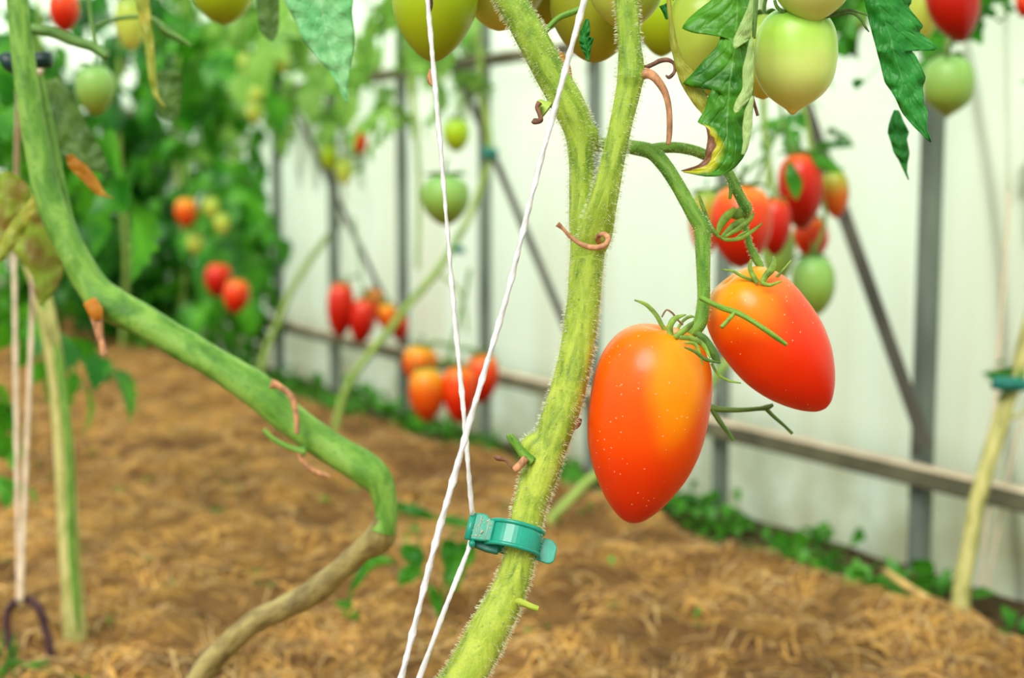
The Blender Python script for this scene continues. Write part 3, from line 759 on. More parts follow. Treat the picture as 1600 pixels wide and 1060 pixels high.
# ripe tomatoes ------------------------------------------------------------
RG = 'ripe tomatoes on the foreground truss'
T1 = tomato(1010, 667, .585, 316, 187, 't1', 'large glossy orange-red tomato hanging beside the stem, the lower of the two in focus', RG, tilt=-8, prof=PR_LONG, calyx=False, seg=56, rib=.008, lean=3)
T2 = tomato(1214, 539, .602, 256, 156, 't2', 'glossy red tomato with an orange shoulder, tip pointing right, touching the larger one', RG, tilt=38, prof=PR_LONG, calyx=False, seg=56, rib=.02)
for pts, d, mt in [
    ([(1044, 522, 6), (1034, 508, 7), (1025, 492, 7), (1009, 476, 6), (991, 469, 2)], .572, 'sepal'),
    ([(1048, 526, 9), (1047, 510, 10), (1055, 498, 9), (1072, 492, 2)], .568, 'sepal'), ([(1054, 528, 10), (1066, 519, 10), (1078, 509, 9), (1084, 502, 2)], .566, 'sepal'),
    ([(1062, 528, 7), (1080, 529, 9), (1098, 539, 8), (1110, 560, 3)], .562, 'sepal'), ([(1088, 520, 8), (1100, 530, 13), (1112, 548, 14), (1120, 562, 10), (1125, 568, 3)], .566, 'sepal_dk'),
    ([(1069, 543, 2), (1086, 550, 5), (1103, 562, 6), (1126, 567, 3)], .556, 'sepal_dk'), ([(1112, 568, 5), (1121, 584, 4), (1138, 595, 4), (1158, 599, 2)], .574, 'sepal'),
    ([(1058, 515, 5), (1068, 501, 5), (1078, 495, 5), (1086, 496, 2)], .585, 'sepal'), ([(1070, 536, 3), (1086, 538, 6), (1094, 555, 4), (1098, 571, 2)], .556, 'sepal')]:
    sub_world(T1, 'sepal', sep(pts, d), M[mt])
sub_world(T1, 'withered_style', sep([(1034, 496, 2.5), (1041, 485, 2.5), (1050, 489, 3), (1058, 499, 3), (1067, 508, 3)], .575), M['brown_dk'])['label'] = 'dark dried flower thread'
sub_world(T1, 'stalk', tube_geo(pxpath([(1074, 530, 20), (1060, 527, 22), (1048, 530, 16)], .582), 10, 4), M['truss'])
for pts, d in [([(1182, 441, 4), (1160, 432, 5), (1145, 424, 4), (1126, 421, 2)], .585), ([(1184, 442, 8), (1176, 430, 8), (1172, 418, 7), (1173, 405, 2)], .583), ([(1190, 444, 8), (1196, 432, 10), (1206, 420, 12), (1209, 408, 9), (1208, 400, 3)], .583),
               ([(1196, 444, 5), (1210, 436, 5), (1222, 424, 4), (1236, 407, 2)], .590), ([(1190, 442, 7), (1202, 446, 6), (1214, 442, 4), (1222, 440, 2)], .58)]:
    sub_world(T2, 'sepal', sep(pts, d), M['sepal'])

# pale unripe fruit at the top ----------------------------------------------
UG = 'unripe tomatoes along the top of the photo'
G1 = tomato(1243, 96, .60, 166, 129, 'g1', 'round pale green tomato with a pointed tip, fully visible, below its twin', UG, tilt=-2, prof=PR_NIP, seg=48, calyx=False)
for pts in ([(1282, 22, 6), (1300, 20, 6), (1325, 16, 5), (1345, 20, 4), (1358, 25, 2)], [(1282, 26, 7), (1305, 24, 6), (1330, 20, 5), (1345, 30, 5), (1352, 42, 4), (1358, 50, 2)], [(1210, 0, 5), (1215, 12, 6), (1228, 20, 5), (1240, 22, 3)]):
    sub_world(G1, 'sepal', sep(pts, .588), M['sepal_dk'])
tomato(1270, -40, .585, 164, 130, 'g1', 'pale yellow green tomato tip cut by the frame, above the round one', UG, tilt=-2, prof=PR_NIP, seg=40)
tomato(1193, 90, .64, 130, 100, 'g2', 'yellow green tomato half hidden behind the curled leaf and the round pale one', UG, prof=PR_OVAL, seg=30)
tomato(1106, 66, .59, 170, 118, 'g2', 'large yellow green tomato behind the curled lobed leaf', UG, tilt=6, prof=PR_LONG, seg=40)
tomato(679, 4, .63, 184, 136, 'g3', 'bright lime tomato behind the left white string', UG, prof=PR_LONG, seg=40, tilt=-2)
tomato(785, -22, .655, 140, 140, 'g2', 'yellow tomato with a dark tip between lime tomato and forked stem', UG, prof=PR_OVAL, seg=40, tilt=-6)
tomato(930, 18, .645, 160, 142, 'g5', 'olive yellow tomato between the two branches of the fork', UG, prof=PR_OVAL, seg=40)
tomato(848, -10, .68, 120, 104, 'g5', 'green tomato partly covered by the left branch of the fork', UG, prof=PR_OVAL, seg=32)
tomato(978, -12, .605, 116, 118, 'g2', 'small pale tomato directly behind the right branch of the fork', UG, prof=PR_OVAL, seg=32)
tomato(1034, 30, .72, 116, 84, 'g3', 'blurred lime tomato between the right branch and the rolled leaf', UG, prof=PR_OVAL, seg=28)
tomato(348, -12, .9, 100, 100, 'g3', 'blurred yellow green tomato at the top edge above the dense foliage', UG, prof=PR_OVAL, seg=28)

# strings and clip -----------------------------------------------------------
def string(name, px, d, wpx, mat, label, cat='string', group=None, top=1.9, bot=.03, tw=150, flat=.8):
    pts = [P(q_[0], q_[1], q_[2] if len(q_) > 2 else d) for q_ in px]
    a, b = pts[0], pts[1]; dirv = (a-b).normalized()
    if top: pts = [a+dirv*((top-a.z)/dirv.z)]+pts
    a, b = pts[-1], pts[-2]; dirv = (a-b).normalized()
    if bot is not None: pts = pts+[a+dirv*((bot-a.z)/dirv.z)]
    r = wpx*.5*d/F
    rnd = random.Random(int(px[0][0]))
    q = []
    for i in range(len(pts)-1):
        n = max(2, int((pts[i+1]-pts[i]).length/.02))
        for k in range(n):
            q.append((pts[i].lerp(pts[i+1], k/n), r*rnd.uniform(.88, 1.1)))
    q.append((pts[-1], r))
    v, f, u = tube_geo(q, 8, 3, flat=flat, twist=tw)
    base = pts[-1].copy()
    o = link(name, v, f, M[mat], origin=base); return tagp(o, label, cat, group)
SG = 'support strings'
string('support_string', [(668, 0), (690, 250), (708, 470), (724, 640, .566), (737, 795, .574), (739, 808, .5795), (735, 850, .5795), (731, 862, .575), (696, 950, .567), (655, 1060)], .565, 10, 'string', 'white string running down through the teal clip, left one at the top', group=SG)
string('support_string', [(913, 0), (845, 250), (790, 470), (735, 655), (680, 850), (627, 1060)], .552, 12.5, 'string', 'white string slanting down left from the forked stem, crossing the other', group=SG)
# teal clip
ca = math.radians(14); tb = math.radians(20)
AZ = (rt*math.sin(ca)*math.cos(tb)+up*math.cos(ca)*math.cos(tb)+fw*math.sin(tb)).normalized()
AX = (rt-AZ*rt.dot(AZ)).normalized(); AY = AZ.cross(AX)
s_ = .575/F
cc = P(804, 842, .578)
clip = empty('stem_clip', cc, 'teal plastic clip fastened round the foreground stem and its string', 'clip')
def loc(x, y, z): return cc+AX*x*s_+AY*y*s_+AZ*z*s_
def band(a0, a1, r0, r1, h0, h1, n=40):
    V, Fc = [], []
    for i in range(n+1):
        a = a0+(a1-a0)*i/n; c, s = math.cos(a), math.sin(a)
        for r, z in ((r0, h0), (r1, h0), (r1, h1), (r0, h1)): V.append(loc(r*c, r*s*.8, z))
    for i in range(n):
        for k in range(4):
            a = i*4+k; b = i*4+(k+1) % 4; Fc.append((a, b, b+4, a+4))
    Fc += [(0, 1, 2, 3), tuple(range(4*n+3, 4*n-1, -1))]
    return V, Fc, [(0, 0)]*len(V)
v, f, u = band(-PI*1.02, PI*.98, 38, 42, -17, 17); o = link('ring_band', v, f, M['teal'], clip, smooth=False)
bmod = o.modifiers.new('b', 'BEVEL'); bmod.width = .0002
for z in (-18, 18):
    pts = []
    for i in range(41):
        a = -PI*1.0+2*PI*.93*i/40; pts.append((loc(42*math.cos(a), 42*.8*math.sin(a), z), 3.6*s_))
    v, f, u = tube_geo(pts, 10, 2); link('ring_rim', v, f, M['teal'], clip)
def plate(name, pts, thick, mat, rnd_=.0006):
    """pts: local px points (x,z) polygon at given y, extruded in AY"""
    y0 = thick[0]; y1 = thick[1]; n = len(pts)
    V = [loc(x, y0, z) for x, z in pts]+[loc(x, y1, z) for x, z in pts]
    Fc = [tuple(range(n-1, -1, -1)), tuple(range(n, 2*n))]+[(k, (k+1) % n, n+(k+1) % n, n+k) for k in range(n)]
    o = link(name, V, Fc, mat, clip, smooth=False); b = o.modifiers.new('b', 'BEVEL'); b.width = rnd_; b.segments = 2; return o
plate('hinge_plate', [(-72, -22), (-72, 18), (-66, 22), (-52, 24), (-46, 20), (-40, 17), (-34, 17), (-34, -17), (-50, -20)], (-22, -15), M['teal'])
plate('inner_jaw', [(-66, -26), (-66, -16), (-20, -10), (-20, -30), (-40, -30)], (-4, 10), M['teal_dk'])
plate('locking_tab', [(32, -22), (32, 14), (56, 14), (62, 11), (68, 4), (68, -18), (64, -23), (58, -25)], (10, 15), M['teal'], .0004)
for (x0, z0, x1, z1) in [(-57, -18, -57, 19), (-44, -18, -44, 17)]:
    v, f, u = tube_geo([(loc(x0, -22.3, z0), .5*s_), (loc(x1, -22.3, z1), .5*s_)], 6, 1); tagp(link('moulding_line', v, f, M['dirty'], clip), 'pale scuffed line')
v, f, u = tube_geo([(loc(-62, -20, -26), 5*s_), (loc(-62, 4, -26), 5*s_)], 12, 1); link('hinge_pin', v, f, M['teal'], clip)
v, f, u = tube_geo([(loc(-70, -19, -22), 6*s_), (loc(-70, -19, 20), 6*s_)], 12, 1); link('string_sleeve', v, f, M['teal'], clip)
rr = random.Random(4)
geo = []
for k in range(26):
    x = rr.uniform(-66, -38); z = rr.uniform(-16, 15); w = rr.uniform(.5, 1.4)
    geo.append(tube_geo([(loc(x, -22.2, z), w*s_), (loc(x+rr.uniform(-2, 2), -22.3, z+rr.uniform(-3, 3)), w*.6*s_)], 5, 1))
geo.append(tube_geo([(loc(-52, -22, -6), 3*s_), (loc(-50, -22.2, -7), 3.4*s_)], 7, 1))
v, f, u = merge(geo); tagp(link('dust_specks', v, f, M['dirty'], clip), 'pale grit stuck to the plastic', kind='stuff')

# ================================================================ LEFT PLANT (slightly out of focus)
lb = P(190, 283+H*F/.85, .85); lb.z = 0
pl = empty('tomato_plant', lb, 'thick bent green tomato stem curving from the top left to the bottom', 'plant')
DL = .80
Lp = [(20, -260, 30), (18, -80, 32), (26, 0, 33), (36, 90, 35), (52, 200, 38), (76, 310, 42), (106, 380, 44), (138, 440, 48), (168, 474, 56), (215, 498, 52), (285, 540, 50), (350, 578, 50), (402, 612, 56), (440, 645, 52), (490, 684, 50), (540, 716, 52), (572, 736, 54), (592, 756, 46), (601, 785, 36), (602, 812, 34), (597, 832, 38)]
tube('stem', Lp, M['stem_left'], pl, d=DL, sides=22, ridge=.05, wob=.06)
Lw = [(602, 806, 33, .80), (598, 828, 44, .802), (586, 846, 46, .806), (564, 862, 36, .812), (530, 892, 36, .82), (486, 928, 40, .825), (440, 952, 36, .83), (398, 972, 36, .835), (352, 1012, 36, .84), (308, 1064, 38, .845), (250, 1180, 40, .85), (190, 1448, 42, .85)]
tagp(tube('lower_stem', Lw, M['stem_woody'], pl, sides=20, ridge=.06, wob=.1), 'woody greyish lower stem')
tube('side_stem', [(60, 120, 16), (74, 200, 22), (90, 290, 26), (108, 360, 26), (136, 420, 26), (160, 462, 28)], M['stem_left'], pl, d=.815, sides=14, ridge=.05)
tagp(tube('withered_stalk', [(148, 480, 26), (152, 500, 20), (155, 520, 14), (160, 540, 12), (164, 556, 13)], M['brown'], pl, d=.785, sides=9, wob=.1), 'dry brown stalk')
tagp(tube('withered_stalk', [(140, 470, 22), (150, 488, 24), (152, 500, 15)], M['leaf_orange'], pl, d=.783, sides=9), 'yellow withered stalk base')
tagp(tube('withered_stalk', [(424, 600, 18), (436, 604, 11), (455, 620, 10), (463, 650, 9), (464, 678, 8)], M['brown'], pl, d=.775, sides=9, wob=.15), 'dry brown stalk')
tagp(tube('withered_stalk', [(466, 700, 8), (472, 720, 8), (490, 736, 8), (515, 745, 6)], M['brown'], pl, d=.785, sides=9, wob=.15), 'dry brown stalk')
tube('side_shoot', [(478, 705, 18), (462, 702, 10), (440, 694, 9), (424, 684, 8), (412, 671, 7)], M['stem_left'], pl, d=.785, sides=9)
tube('leaf_stalk', [(48, 45, 16), (85, 52, 18), (115, 64, 18), (145, 74, 16), (168, 88, 18)], M['truss_dk'], pl, d=.84, sides=9)
tube('leaf_stalk', [(135, -20, 7), (142, 30, 7), (150, 75, 8)], M['truss_dk'], pl, d=.84, sides=8)
tube('leaf_stalk', [(150, 40, 6), (190, 28, 7), (235, 28, 7), (262, 50, 14), (300, 72, 4)], M['truss_dk'], pl, d=.86, sides=8)
loft_leaf('leaf', [((442, -40), (500, -40), (548, -40)), ((444, 0), (500, 0), (552, 0)), ((460, 30), (507, 34), (550, 18)), ((475, 65), (512, 60), (554, 50)), ((500, 95), (522, 90), (552, 80)), ((517, 115), (531, 114), (546, 112)), ((530, 140), (538, 138), (544, 140)), ((541, 161), (542, 161), (543, 161))], .70, M['leaf_c'], pl, cup=.25, seed=8)['label'] = 'pale green pointed leaf at the top of the photo'
loft_leaf('leaf', [((62, 130), (90, 120), (112, 140)), ((66, 170), (100, 170), (130, 180)), ((78, 220), (112, 215), (146, 212)), ((95, 245), (130, 245), (160, 235)), ((120, 262), (145, 262), (168, 255)), ((158, 270), (164, 270), (170, 268))], .9, M['leaf_olive'], pl, cup=.2, seed=9)
loft_leaf('leaf', [((104, 244), (106, 242), (110, 240)), ((108, 262), (120, 256), (134, 258)), ((130, 284), (138, 276), (152, 280)), ((150, 304), (152, 300), (166, 304)), ((174, 309), (176, 309), (178, 309))], .84, M['leaf_orange'], pl, cup=.2)['label'] = 'orange yellow withered leaf'
loft_leaf('leaf', [((0, 270), (14, 268), (30, 275)), ((-10, 310), (12, 305), (50, 300)), ((-14, 350), (4, 345), (30, 350)), ((-16, 400), (-6, 395), (12, 385)), ((-18, 430), (-16, 430), (-14, 430))], .86, M['leaf_old'], pl, cup=.3, seed=3)['label'] = 'yellow green leaf with dead brown areas'
loft_leaf('leaf', [((36, 320), (48, 318), (66, 325)), ((24, 350), (50, 350), (80, 350)), ((20, 390), (52, 390), (98, 400)), ((50, 430), (66, 428), (98, 430)), ((54, 455), (70, 455), (86, 455)), ((60, 478), (64, 478), (70, 475))], .9, M['leaf_old'], pl, cup=.3, seed=6)['label'] = 'yellow green leaf with dead brown areas'
loft_leaf('leaf', [((55, 300), (60, 306), (64, 312)), ((36, 325), (42, 330), (50, 338)), ((16, 350), (26, 358), (36, 366)), ((0, 380), (8, 390), (12, 400)), ((-10, 410), (-8, 412), (-5, 414))], .85, M['leaf_yel'], pl, cup=.3, seed=6)
loft_leaf('leaf', [((210, -10), (220, -10), (232, -10)), ((216, 25), (224, 26), (236, 28)), ((226, 70), (233, 70), (241, 72)), ((232, 120), (236, 120), (244, 115)), ((240, 150), (244, 150), (248, 150)), ((256, 167), (258, 167), (260, 168))], .84, M['leaf_yel'], pl, cup=.3, seed=6)['label'] = 'narrow yellow leaf with brown spots'
loft_leaf('leaf', [((402, -30), (420, -30), (438, -30)), ((402, 10), (420, 10), (436, 10)), ((405, 40), (421, 42), (436, 38)), ((414, 58), (423, 60), (432, 56)), ((424, 64), (425, 64), (426, 64))], .85, M['leaf_olive'], pl, cup=.3, seed=2)
loft_leaf('leaf', [((240, 112), (262, 108), (284, 112)), ((242, 140), (263, 140), (284, 140)), ((244, 165), (264, 168), (282, 162)), ((252, 182), (266, 186), (280, 180)), ((266, 190), (267, 190), (268, 190))], .98, M['leaf_olive'], pl, cup=.35, seed=2)
tube('leaf_stalk', [(420, -30, 8), (380, -140, 10), (180, -250, 12), (24, -200, 12)], M['stem_left'], pl, d=.86, sides=8)
cl = empty('stem_clip', P(40, 100, .82), 'dark blurred clip on the thick bent stem at the top left', 'clip')
v, f, u = tube_geo(pxpath([(4, 98, 26), (14, 96, 30), (30, 108, 24)], .815), 10, 3); link('clip_jaw', v, f, M['clip_dark'], cl)
v, f, u = tube_geo(pxpath([(50, 96, 22), (66, 94, 26), (80, 94, 24)], .83), 10, 3); link('clip_tab', v, f, M['clip_dark'], cl)

# plant behind it at left with a nearly vertical stem
b2 = ground_at(117, 1000, .04)
dd = 1.27
p2 = empty('tomato_plant', Vector((b2.x, b2.y, .0)), 'pale upright tomato stem standing in the mulch beside the beige strings', 'plant')
tube('stem', [(-330, -60, 24, 1.24), (-200, 90, 24, 1.24), (-90, 210, 26, 1.24), (10, 330, 28, 1.25), (56, 430, 28, 1.26), (78, 520, 28, 1.26), (92, 620, 28, dd), (102, 740, 31, dd), (108, 850, 34, dd), (114, 930, 34, dd), (118, 1005, 36, dd)], M['stem_bg2'], p2, sides=14, ridge=.05)
tube('side_stem', [(66, 470, 14, 1.255), (92, 570, 14, 1.26), (108, 700, 12, 1.26), (112, 850, 12, 1.262), (122, 990, 12, 1.265)], M['stem_left'], p2, sides=10)
foliage('foliage', [(-40, 0, 120, 260, 1.25, 1.7, 14, .16), (-30, 420, 60, 520, 1.4, 1.7, 4, .12)], M['fol1'], p2, 12)
foliage('low_leaves', [(-30, 590, 20, 640, 1.4, 1.6, 3, .07), (-40, 870, 0, 900, 1.35, 1.4, 2, .06)], M['fol1'], p2, 13)

# hook with strings
hk = [(15, 1012, 11), (11, 985, 11), (12, 960, 11), (22, 943, 11), (36, 937, 11), (52, 942, 12), (64, 958, 12), (72, 985, 12), (78, 1015, 12), (82, 1044, 12)]
hk = [(a_, b_, c_*1.15) for a_, b_, c_ in hk]
v, f, u = tube_geo(pxpath([(20, 1060, 11)]+hk+[(84, 1060, 12)], 1.19), 12, 6)
hb = P(40, 1000, 1.19); hb.z = 0
tagp(link('ground_hook', v, f, M['iron'], origin=hb), 'rusty bent iron hook in the ground holding the beige strings', 'hook')
string('support_string', [(30, 112, 1.0), (22, 395), (25, 600), (27, 760), (30, 942)], 1.185, 9.5, 'string_old', 'beige string tied to the iron hook, left of the pair', group=SG, bot=None, tw=120, top=None)
string('support_string', [(62, 108, .95), (58, 250, 1.1), (50, 500), (40, 740), (33, 942)], 1.18, 9.5, 'string_old', 'beige string tied to the iron hook, right of the pair', group=SG, bot=None, tw=120, top=None)

# ================================================================ BACKGROUND PLANTS
def bgplant(label, bx, by, stems, mat, fol=(), folm='fol1', seed=0, name='tomato_plant', group='tomato plants growing behind the foreground stem', gz=.02):
    b = ground_at(bx, by, gz); b.z = 0
    o = empty(name, b, label, 'plant', group)
    for i, (d, pts) in enumerate(stems):
        tube('stem' if i == 0 else 'side_stem', pts, M[mat], o, d=d, sides=10, wob=.08)
    if fol: foliage('foliage', fol, M[folm], o, seed)
    return o
def dg_(y, gz=.03): return (H-gz)*F/(y-283)*1.0
bgplant('tomato plant with a thin stem arching up behind the crossing white strings', 522, 690, [
    (2.3, [(522, 690, 13), (528, 650, 12), (545, 600, 12), (575, 556, 12), (605, 520, 12), (640, 475, 12), (680, 428, 12), (705, 390, 11), (735, 335, 11), (755, 280, 11), (765, 230, 11), (752, 130, 11), (742, 0, 11), (735, -120, 11)]),
    (2.3, [(690, 430, 6), (720, 460, 5), (730, 520, 4)]), (2.3, [(640, 120, 10), (650, 200, 8), (655, 300, 7), (652, 420, 6)])],
    'stem_bg', [(600, -60, 800, 100, 2.1, 2.6, 20, .13), (600, 80, 790, 200, 2.2, 2.6, 9, .09)], 'fol3', 21)
bgplant('tomato plant with a thin stem leaning over the brace left of the green tomato', 408, 592, [
    (3.0, [(405, 592, 11), (415, 550, 10), (430, 515, 10), (450, 465, 10), (470, 430, 10), (500, 385, 10), (530, 350, 10), (560, 320, 12), (590, 270, 12), (605, 210, 12), (620, 180, 12), (615, 60, 12), (600, -80, 12)]),
    (3.0, [(520, 360, 10), (530, 260, 10), (540, 180, 10), (535, 40, 9), (520, -60, 9)]), (3.0, [(545, 345, 6), (590, 370, 5), (620, 400, 4)])],
    'stem_bg', [(430, -80, 660, 120, 2.6, 3.3, 34, .17), (470, 120, 620, 220, 2.8, 3.2, 9, .11)], 'fol3', 22)
bgplant('tomato plant behind the two ripe tomatoes, its slanting stem seen left of the larger', 868, 806, [
    (1.72, [(850, 830, 18), (870, 802, 17), (900, 772, 17), (935, 740, 17), (1010, 690, 17), (1100, 610, 16), (1180, 500, 15), (1205, 420, 12), (1212, 330, 11), (1196, 220, 11), (1192, 120, 12), (1190, -40, 12)]),
    (1.5, [(1196, 300, 6), (1200, 240, 6), (1190, 180, 6)]), (1.5, [(1270, 250, 8), (1258, 180, 8), (1235, 100, 8), (1200, 40, 8)])],
    'stem_bg', [(1210, 150, 1290, 200, 1.45, 1.6, 4, .055), (1180, 130, 1220, 220, 1.45, 1.6, 2, .05)], 'fol1', 23)
bgplant('tomato plant at the right edge with a pale stem held by a teal clip', 1500, 962, [
    (1.42, [(1500, 960, 30), (1504, 910, 29), (1516, 850, 27), (1526, 790, 27), (1545, 720, 27), (1562, 665, 28), (1575, 625, 25), (1590, 590, 24), (1600, 540, 24), (1640, 400, 22), (1690, 200, 20), (1700, -60, 20)]),
    (1.42, [(1570, 655, 8), (1590, 650, 6), (1610, 640, 5)])], 'stem_bg2', [(1640, -60, 1720, 240, 1.4, 1.6, 5, .14), (1600, 540, 1625, 560, 1.41, 1.43, 1, .05)], 'fol1', 24)
bgplant('tomato plant carrying the red fruit cluster at the upper right corner', 1560, 945, [
    (1.55, [(1690, 900, 20), (1650, 600, 18), (1640, 300, 16), (1560, 40, 14), (1500, -60, 14)]), (1.3, [(1500, -60, 8), (1482, 50, 7), (1480, 92, 7)])], 'stem_bg',
    [(1455, 60, 1500, 90, 1.28, 1.35, 3, .05), (1400, -80, 1560, -40, 1.3, 1.5, 5, .14)], 'fol1', 25)
for rows_, d_ in (([((1228, 258), (1234, 250), (1240, 258)), ((1226, 280), (1240, 280), (1254, 282)), ((1234, 300), (1244, 302), (1252, 298)), ((1243, 312), (1244, 312), (1246, 312))], 1.33), ([((1262, 235), (1268, 232), (1272, 240)), ((1276, 262), (1284, 252), (1296, 246)), ((1296, 268), (1300, 262), (1308, 258)), ((1314, 268), (1315, 267), (1316, 266))], 1.36),
                  ([((1330, 128), (1336, 124), (1344, 122)), ((1338, 140), (1344, 134), (1352, 128)), ((1356, 122), (1360, 118), (1364, 112)), ((1374, 100), (1375, 100), (1376, 99))], 1.2)):
    loft_leaf('leaf', rows_, d_, M['fol1'], [o for o in COL.objects if o.get('label', '').startswith('tomato plant behind the two ripe')][0], cup=.2, wave=.001)
# clips on them
def farclip(x, y, d, w, h, lab):
    c = P(x, y, d); o = empty('stem_clip', c, lab, 'clip', 'small teal clips on the background stems')
    v, f, u = tube_geo(pxpath([(x-w*.5, y-2, h*.8), (x-w*.2, y, h), (x+w*.2, y+1, h), (x+w*.5, y+3, h*.7)], d), 10, 3, flat=.8); link('clip_body', v, f, M['teal_dk'], o)
    r_ = w*.28*d/F; pts = [(c+Vector((r_*math.cos(a*PI/8), r_*math.sin(a*PI/8)+.004, 0)), h*.25*d/F) for a in range(17)]
    v, f, u = tube_geo(pts, 8, 2); link('clip_ring', v, f, M['teal_dk'], o)
farclip(1578, 600, 1.40, 54, 24, 'teal clip on the pale stem at the right edge')
farclip(765, 239, 2.28, 26, 18, 'small teal clip on the arching stem above the green tomato level')
farclip(716, 390, 2.28, 20, 12, 'small teal clip between the crossing white strings')
farclip(618, 187, 2.95, 18, 12, 'tiny teal clip beside the post left of the strings')
string('support_string', [(1548, 740), (1544, 800), (1538, 858)], 1.5, 6, 'string_old', 'faint pale string beside the right edge stem, left of the pair', group=SG, bot=.01, tw=60)
string('support_string', [(1586, 700), (1570, 770), (1556, 845)], 1.5, 5, 'string_old', 'faint pale string beside the right edge stem, right of the pair', group=SG, bot=.01, tw=60)

# dense foliage at left
FG = 'leafy plants crowding the far left end'
for i, (lab, bx, by, regs, fm) in enumerate([
    ('dense leafy plant at the far left, above the back of the mulch bed', 60, 556, [(-60, -40, 130, 520, 3.3, 4.0, 46, .24)], 'fol1'),
    ('dense leafy plant directly behind the bend of the thick stem', 190, 552, [(110, -40, 250, 400, 3.4, 4.2, 38, .24), (120, 330, 260, 520, 3.5, 4.0, 22, .2)], 'fol2'),
    ('dense leafy plant around the single small orange tomato', 280, 548, [(230, -20, 350, 400, 3.4, 4.2, 34, .22), (240, 350, 350, 500, 3.4, 3.9, 20, .2)], 'fol1'),
    ('dense leafy plant with the pair of red tomatoes, ending at the white wall', 370, 545, [(330, 20, 400, 300, 3.0, 3.6, 22, .2), (340, 250, 430, 480, 3.0, 3.4, 26, .18)], 'fol1'),
    ('dark leafy plant farthest back, seen between the brighter ones', 330, 535, [(60, 60, 420, 480, 4.2, 4.9, 52, .28)], 'fol2'),
    ('light green leafy plant rising above the others near the diagonal brace', 400, 540, [(380, -60, 480, 170, 3.2, 4.0, 22, .2), (250, -80, 400, 40, 3.2, 4.2, 16, .22)], 'fol3')]):
    b = ground_at(bx, by, .03); b.z = 0
    dloc = (b-CAM).dot(fw)
    o = empty('leafy_plant', b, lab, 'plant', FG)
    tube('stem', [(bx, by+4, 10), (bx+8, 400, 10), (bx-6, 200, 9), (bx+4, 0, 8), (bx, -80, 8)], M['stem_bg'], o, d=dloc, sides=8)
    foliage('foliage', regs, M[fm], o, 40+i)

# ---- background tomatoes
C1 = 'red cluster hanging behind the two ripe tomatoes'
tomato(1158, 356, 1.2, 128, 96, 'tredor', 'blurred large orange red tomato behind the empty calyx', C1, prof=PR_OVAL)
tomato(1102, 350, 1.26, 104, 52, 'tturn', 'blurred half green orange tomato left of the truss arm', C1)
tomato(1211, 356, 1.33, 90, 50, 'tred', 'blurred dark red tomato between orange one and long red one', C1)
tomato(1251, 301, 1.38, 118, 70, 'tred', 'blurred long dark red tomato topmost in the cluster, above the ripe ones', C1, prof=PR_LONG, tilt=3)
tomato(1305, 304, 1.42, 76, 44, 'tturn', 'blurred small orange tomato at the right side of the cluster, by the brace', C1, tilt=5)
tomato(1268, 374, 1.46, 66, 54, 'tredor', 'blurred red tomato just above the hanging green one', C1, tilt=8)
tomato(1271, 448, 1.38, 94, 68, 'g4', 'blurred green tomato lowest in the cluster, beside the ripe red one', C1, tilt=5)
tomato(1216, 398, 1.5, 94, 52, 'g4', 'blurred green tomato deep in the cluster behind the calyx tips', C1)
C2 = 'fruit at the upper right corner'
tomato(1490, 6, 1.2, 124, 82, 'tred', 'blurred red tomato cut by the top edge at the upper right', C2, prof=PR_LONG, tilt=15)
tomato(1443, 22, 1.25, 80, 50, 'g2', 'blurred yellow tomato between pointed leaf and red one', C2)
tomato(1482, 136, 1.22, 96, 80, 'g4', 'blurred round green tomato to the right of the pointed leaf', C2, prof=PR_NIP)
tomato(1343, 34, 1.5, 28, 30, 'g4', 'tiny blurred green tomato left of the pointed leaf', C2)
tomato(1600, 8, 1.4, 40, 26, 'tredor', 'small red tomato sliver at the very right edge', C2)
C3 = 'four red and orange tomatoes low behind the strings'
tomato(656, 571, 2.12, 60, 54, 'tor', 'blurred orange tomato upper left of the low group of four', C3, tilt=-4)
tomato(667, 618, 2.05, 84, 57, 'tor', 'blurred long orange tomato lower left of the low group of four', C3)
tomato(718, 618, 2.05, 90, 54, 'tredor', 'blurred red tomato beneath the crossing of the strings', C3)
tomato(753, 593, 2.15, 78, 52, 'tredor', 'blurred red tomato rightmost in the low group of four', C3, tilt=-4)
C4 = 'red bunch hanging in front of the low rail'
tomato(532, 486, 2.6, 88, 42, 'tred', 'blurred long red tomato leftmost in the bunch at the rail', C4, tilt=-3)
tomato(566, 503, 2.6, 72, 42, 'tred', 'blurred dark red tomato second from left in the bunch at the rail', C4, tilt=-8)
tomato(582, 478, 2.68, 50, 36, 'tredor', 'blurred light red tomato at the top middle of the bunch at the rail', C4)
tomato(605, 497, 2.62, 44, 32, 'tor', 'blurred orange tomato second from right in the bunch at the rail', C4)
tomato(624, 512, 2.68, 44, 28, 'tredor', 'blurred small red tomato rightmost in the bunch at the rail', C4)
C5 = 'tomatoes in the far left foliage'
tomato(291, 333, 2.85, 46, 35, 'tor', 'blurred single small orange tomato in the middle of the left foliage', C5)
tomato(341, 439, 2.7, 54, 43, 'tred', 'blurred red tomato, left one of the pair in the left foliage', C5, tilt=-6)
tomato(369, 464, 2.66, 54, 41, 'tredor', 'blurred orange red tomato, right one of the pair in the left foliage', C5, tilt=-6)
tomato(100, 18, 1.3, 64, 46, 'tredor', 'blurred red tomato at the top left beside the thick stem', C5)
tomato(149, 142, 1.25, 76, 60, 'g4', 'blurred round green tomato right of the thick stem top', C5)
tomato(204, 38, 1.35, 80, 48, 'g2', 'blurred yellow green tomato at the top left behind the narrow leaf', C5)
C6 = 'pale fruit in front of the white wall'
tomato(696, 314, 1.55, 78, 76, 'g4', 'blurred round green tomato behind the left white string', C6, prof=PR_OVAL)
tomato(713, 212, 2.0, 52, 42, 'g3', 'blurred small green tomato above the round one behind the string', C6)
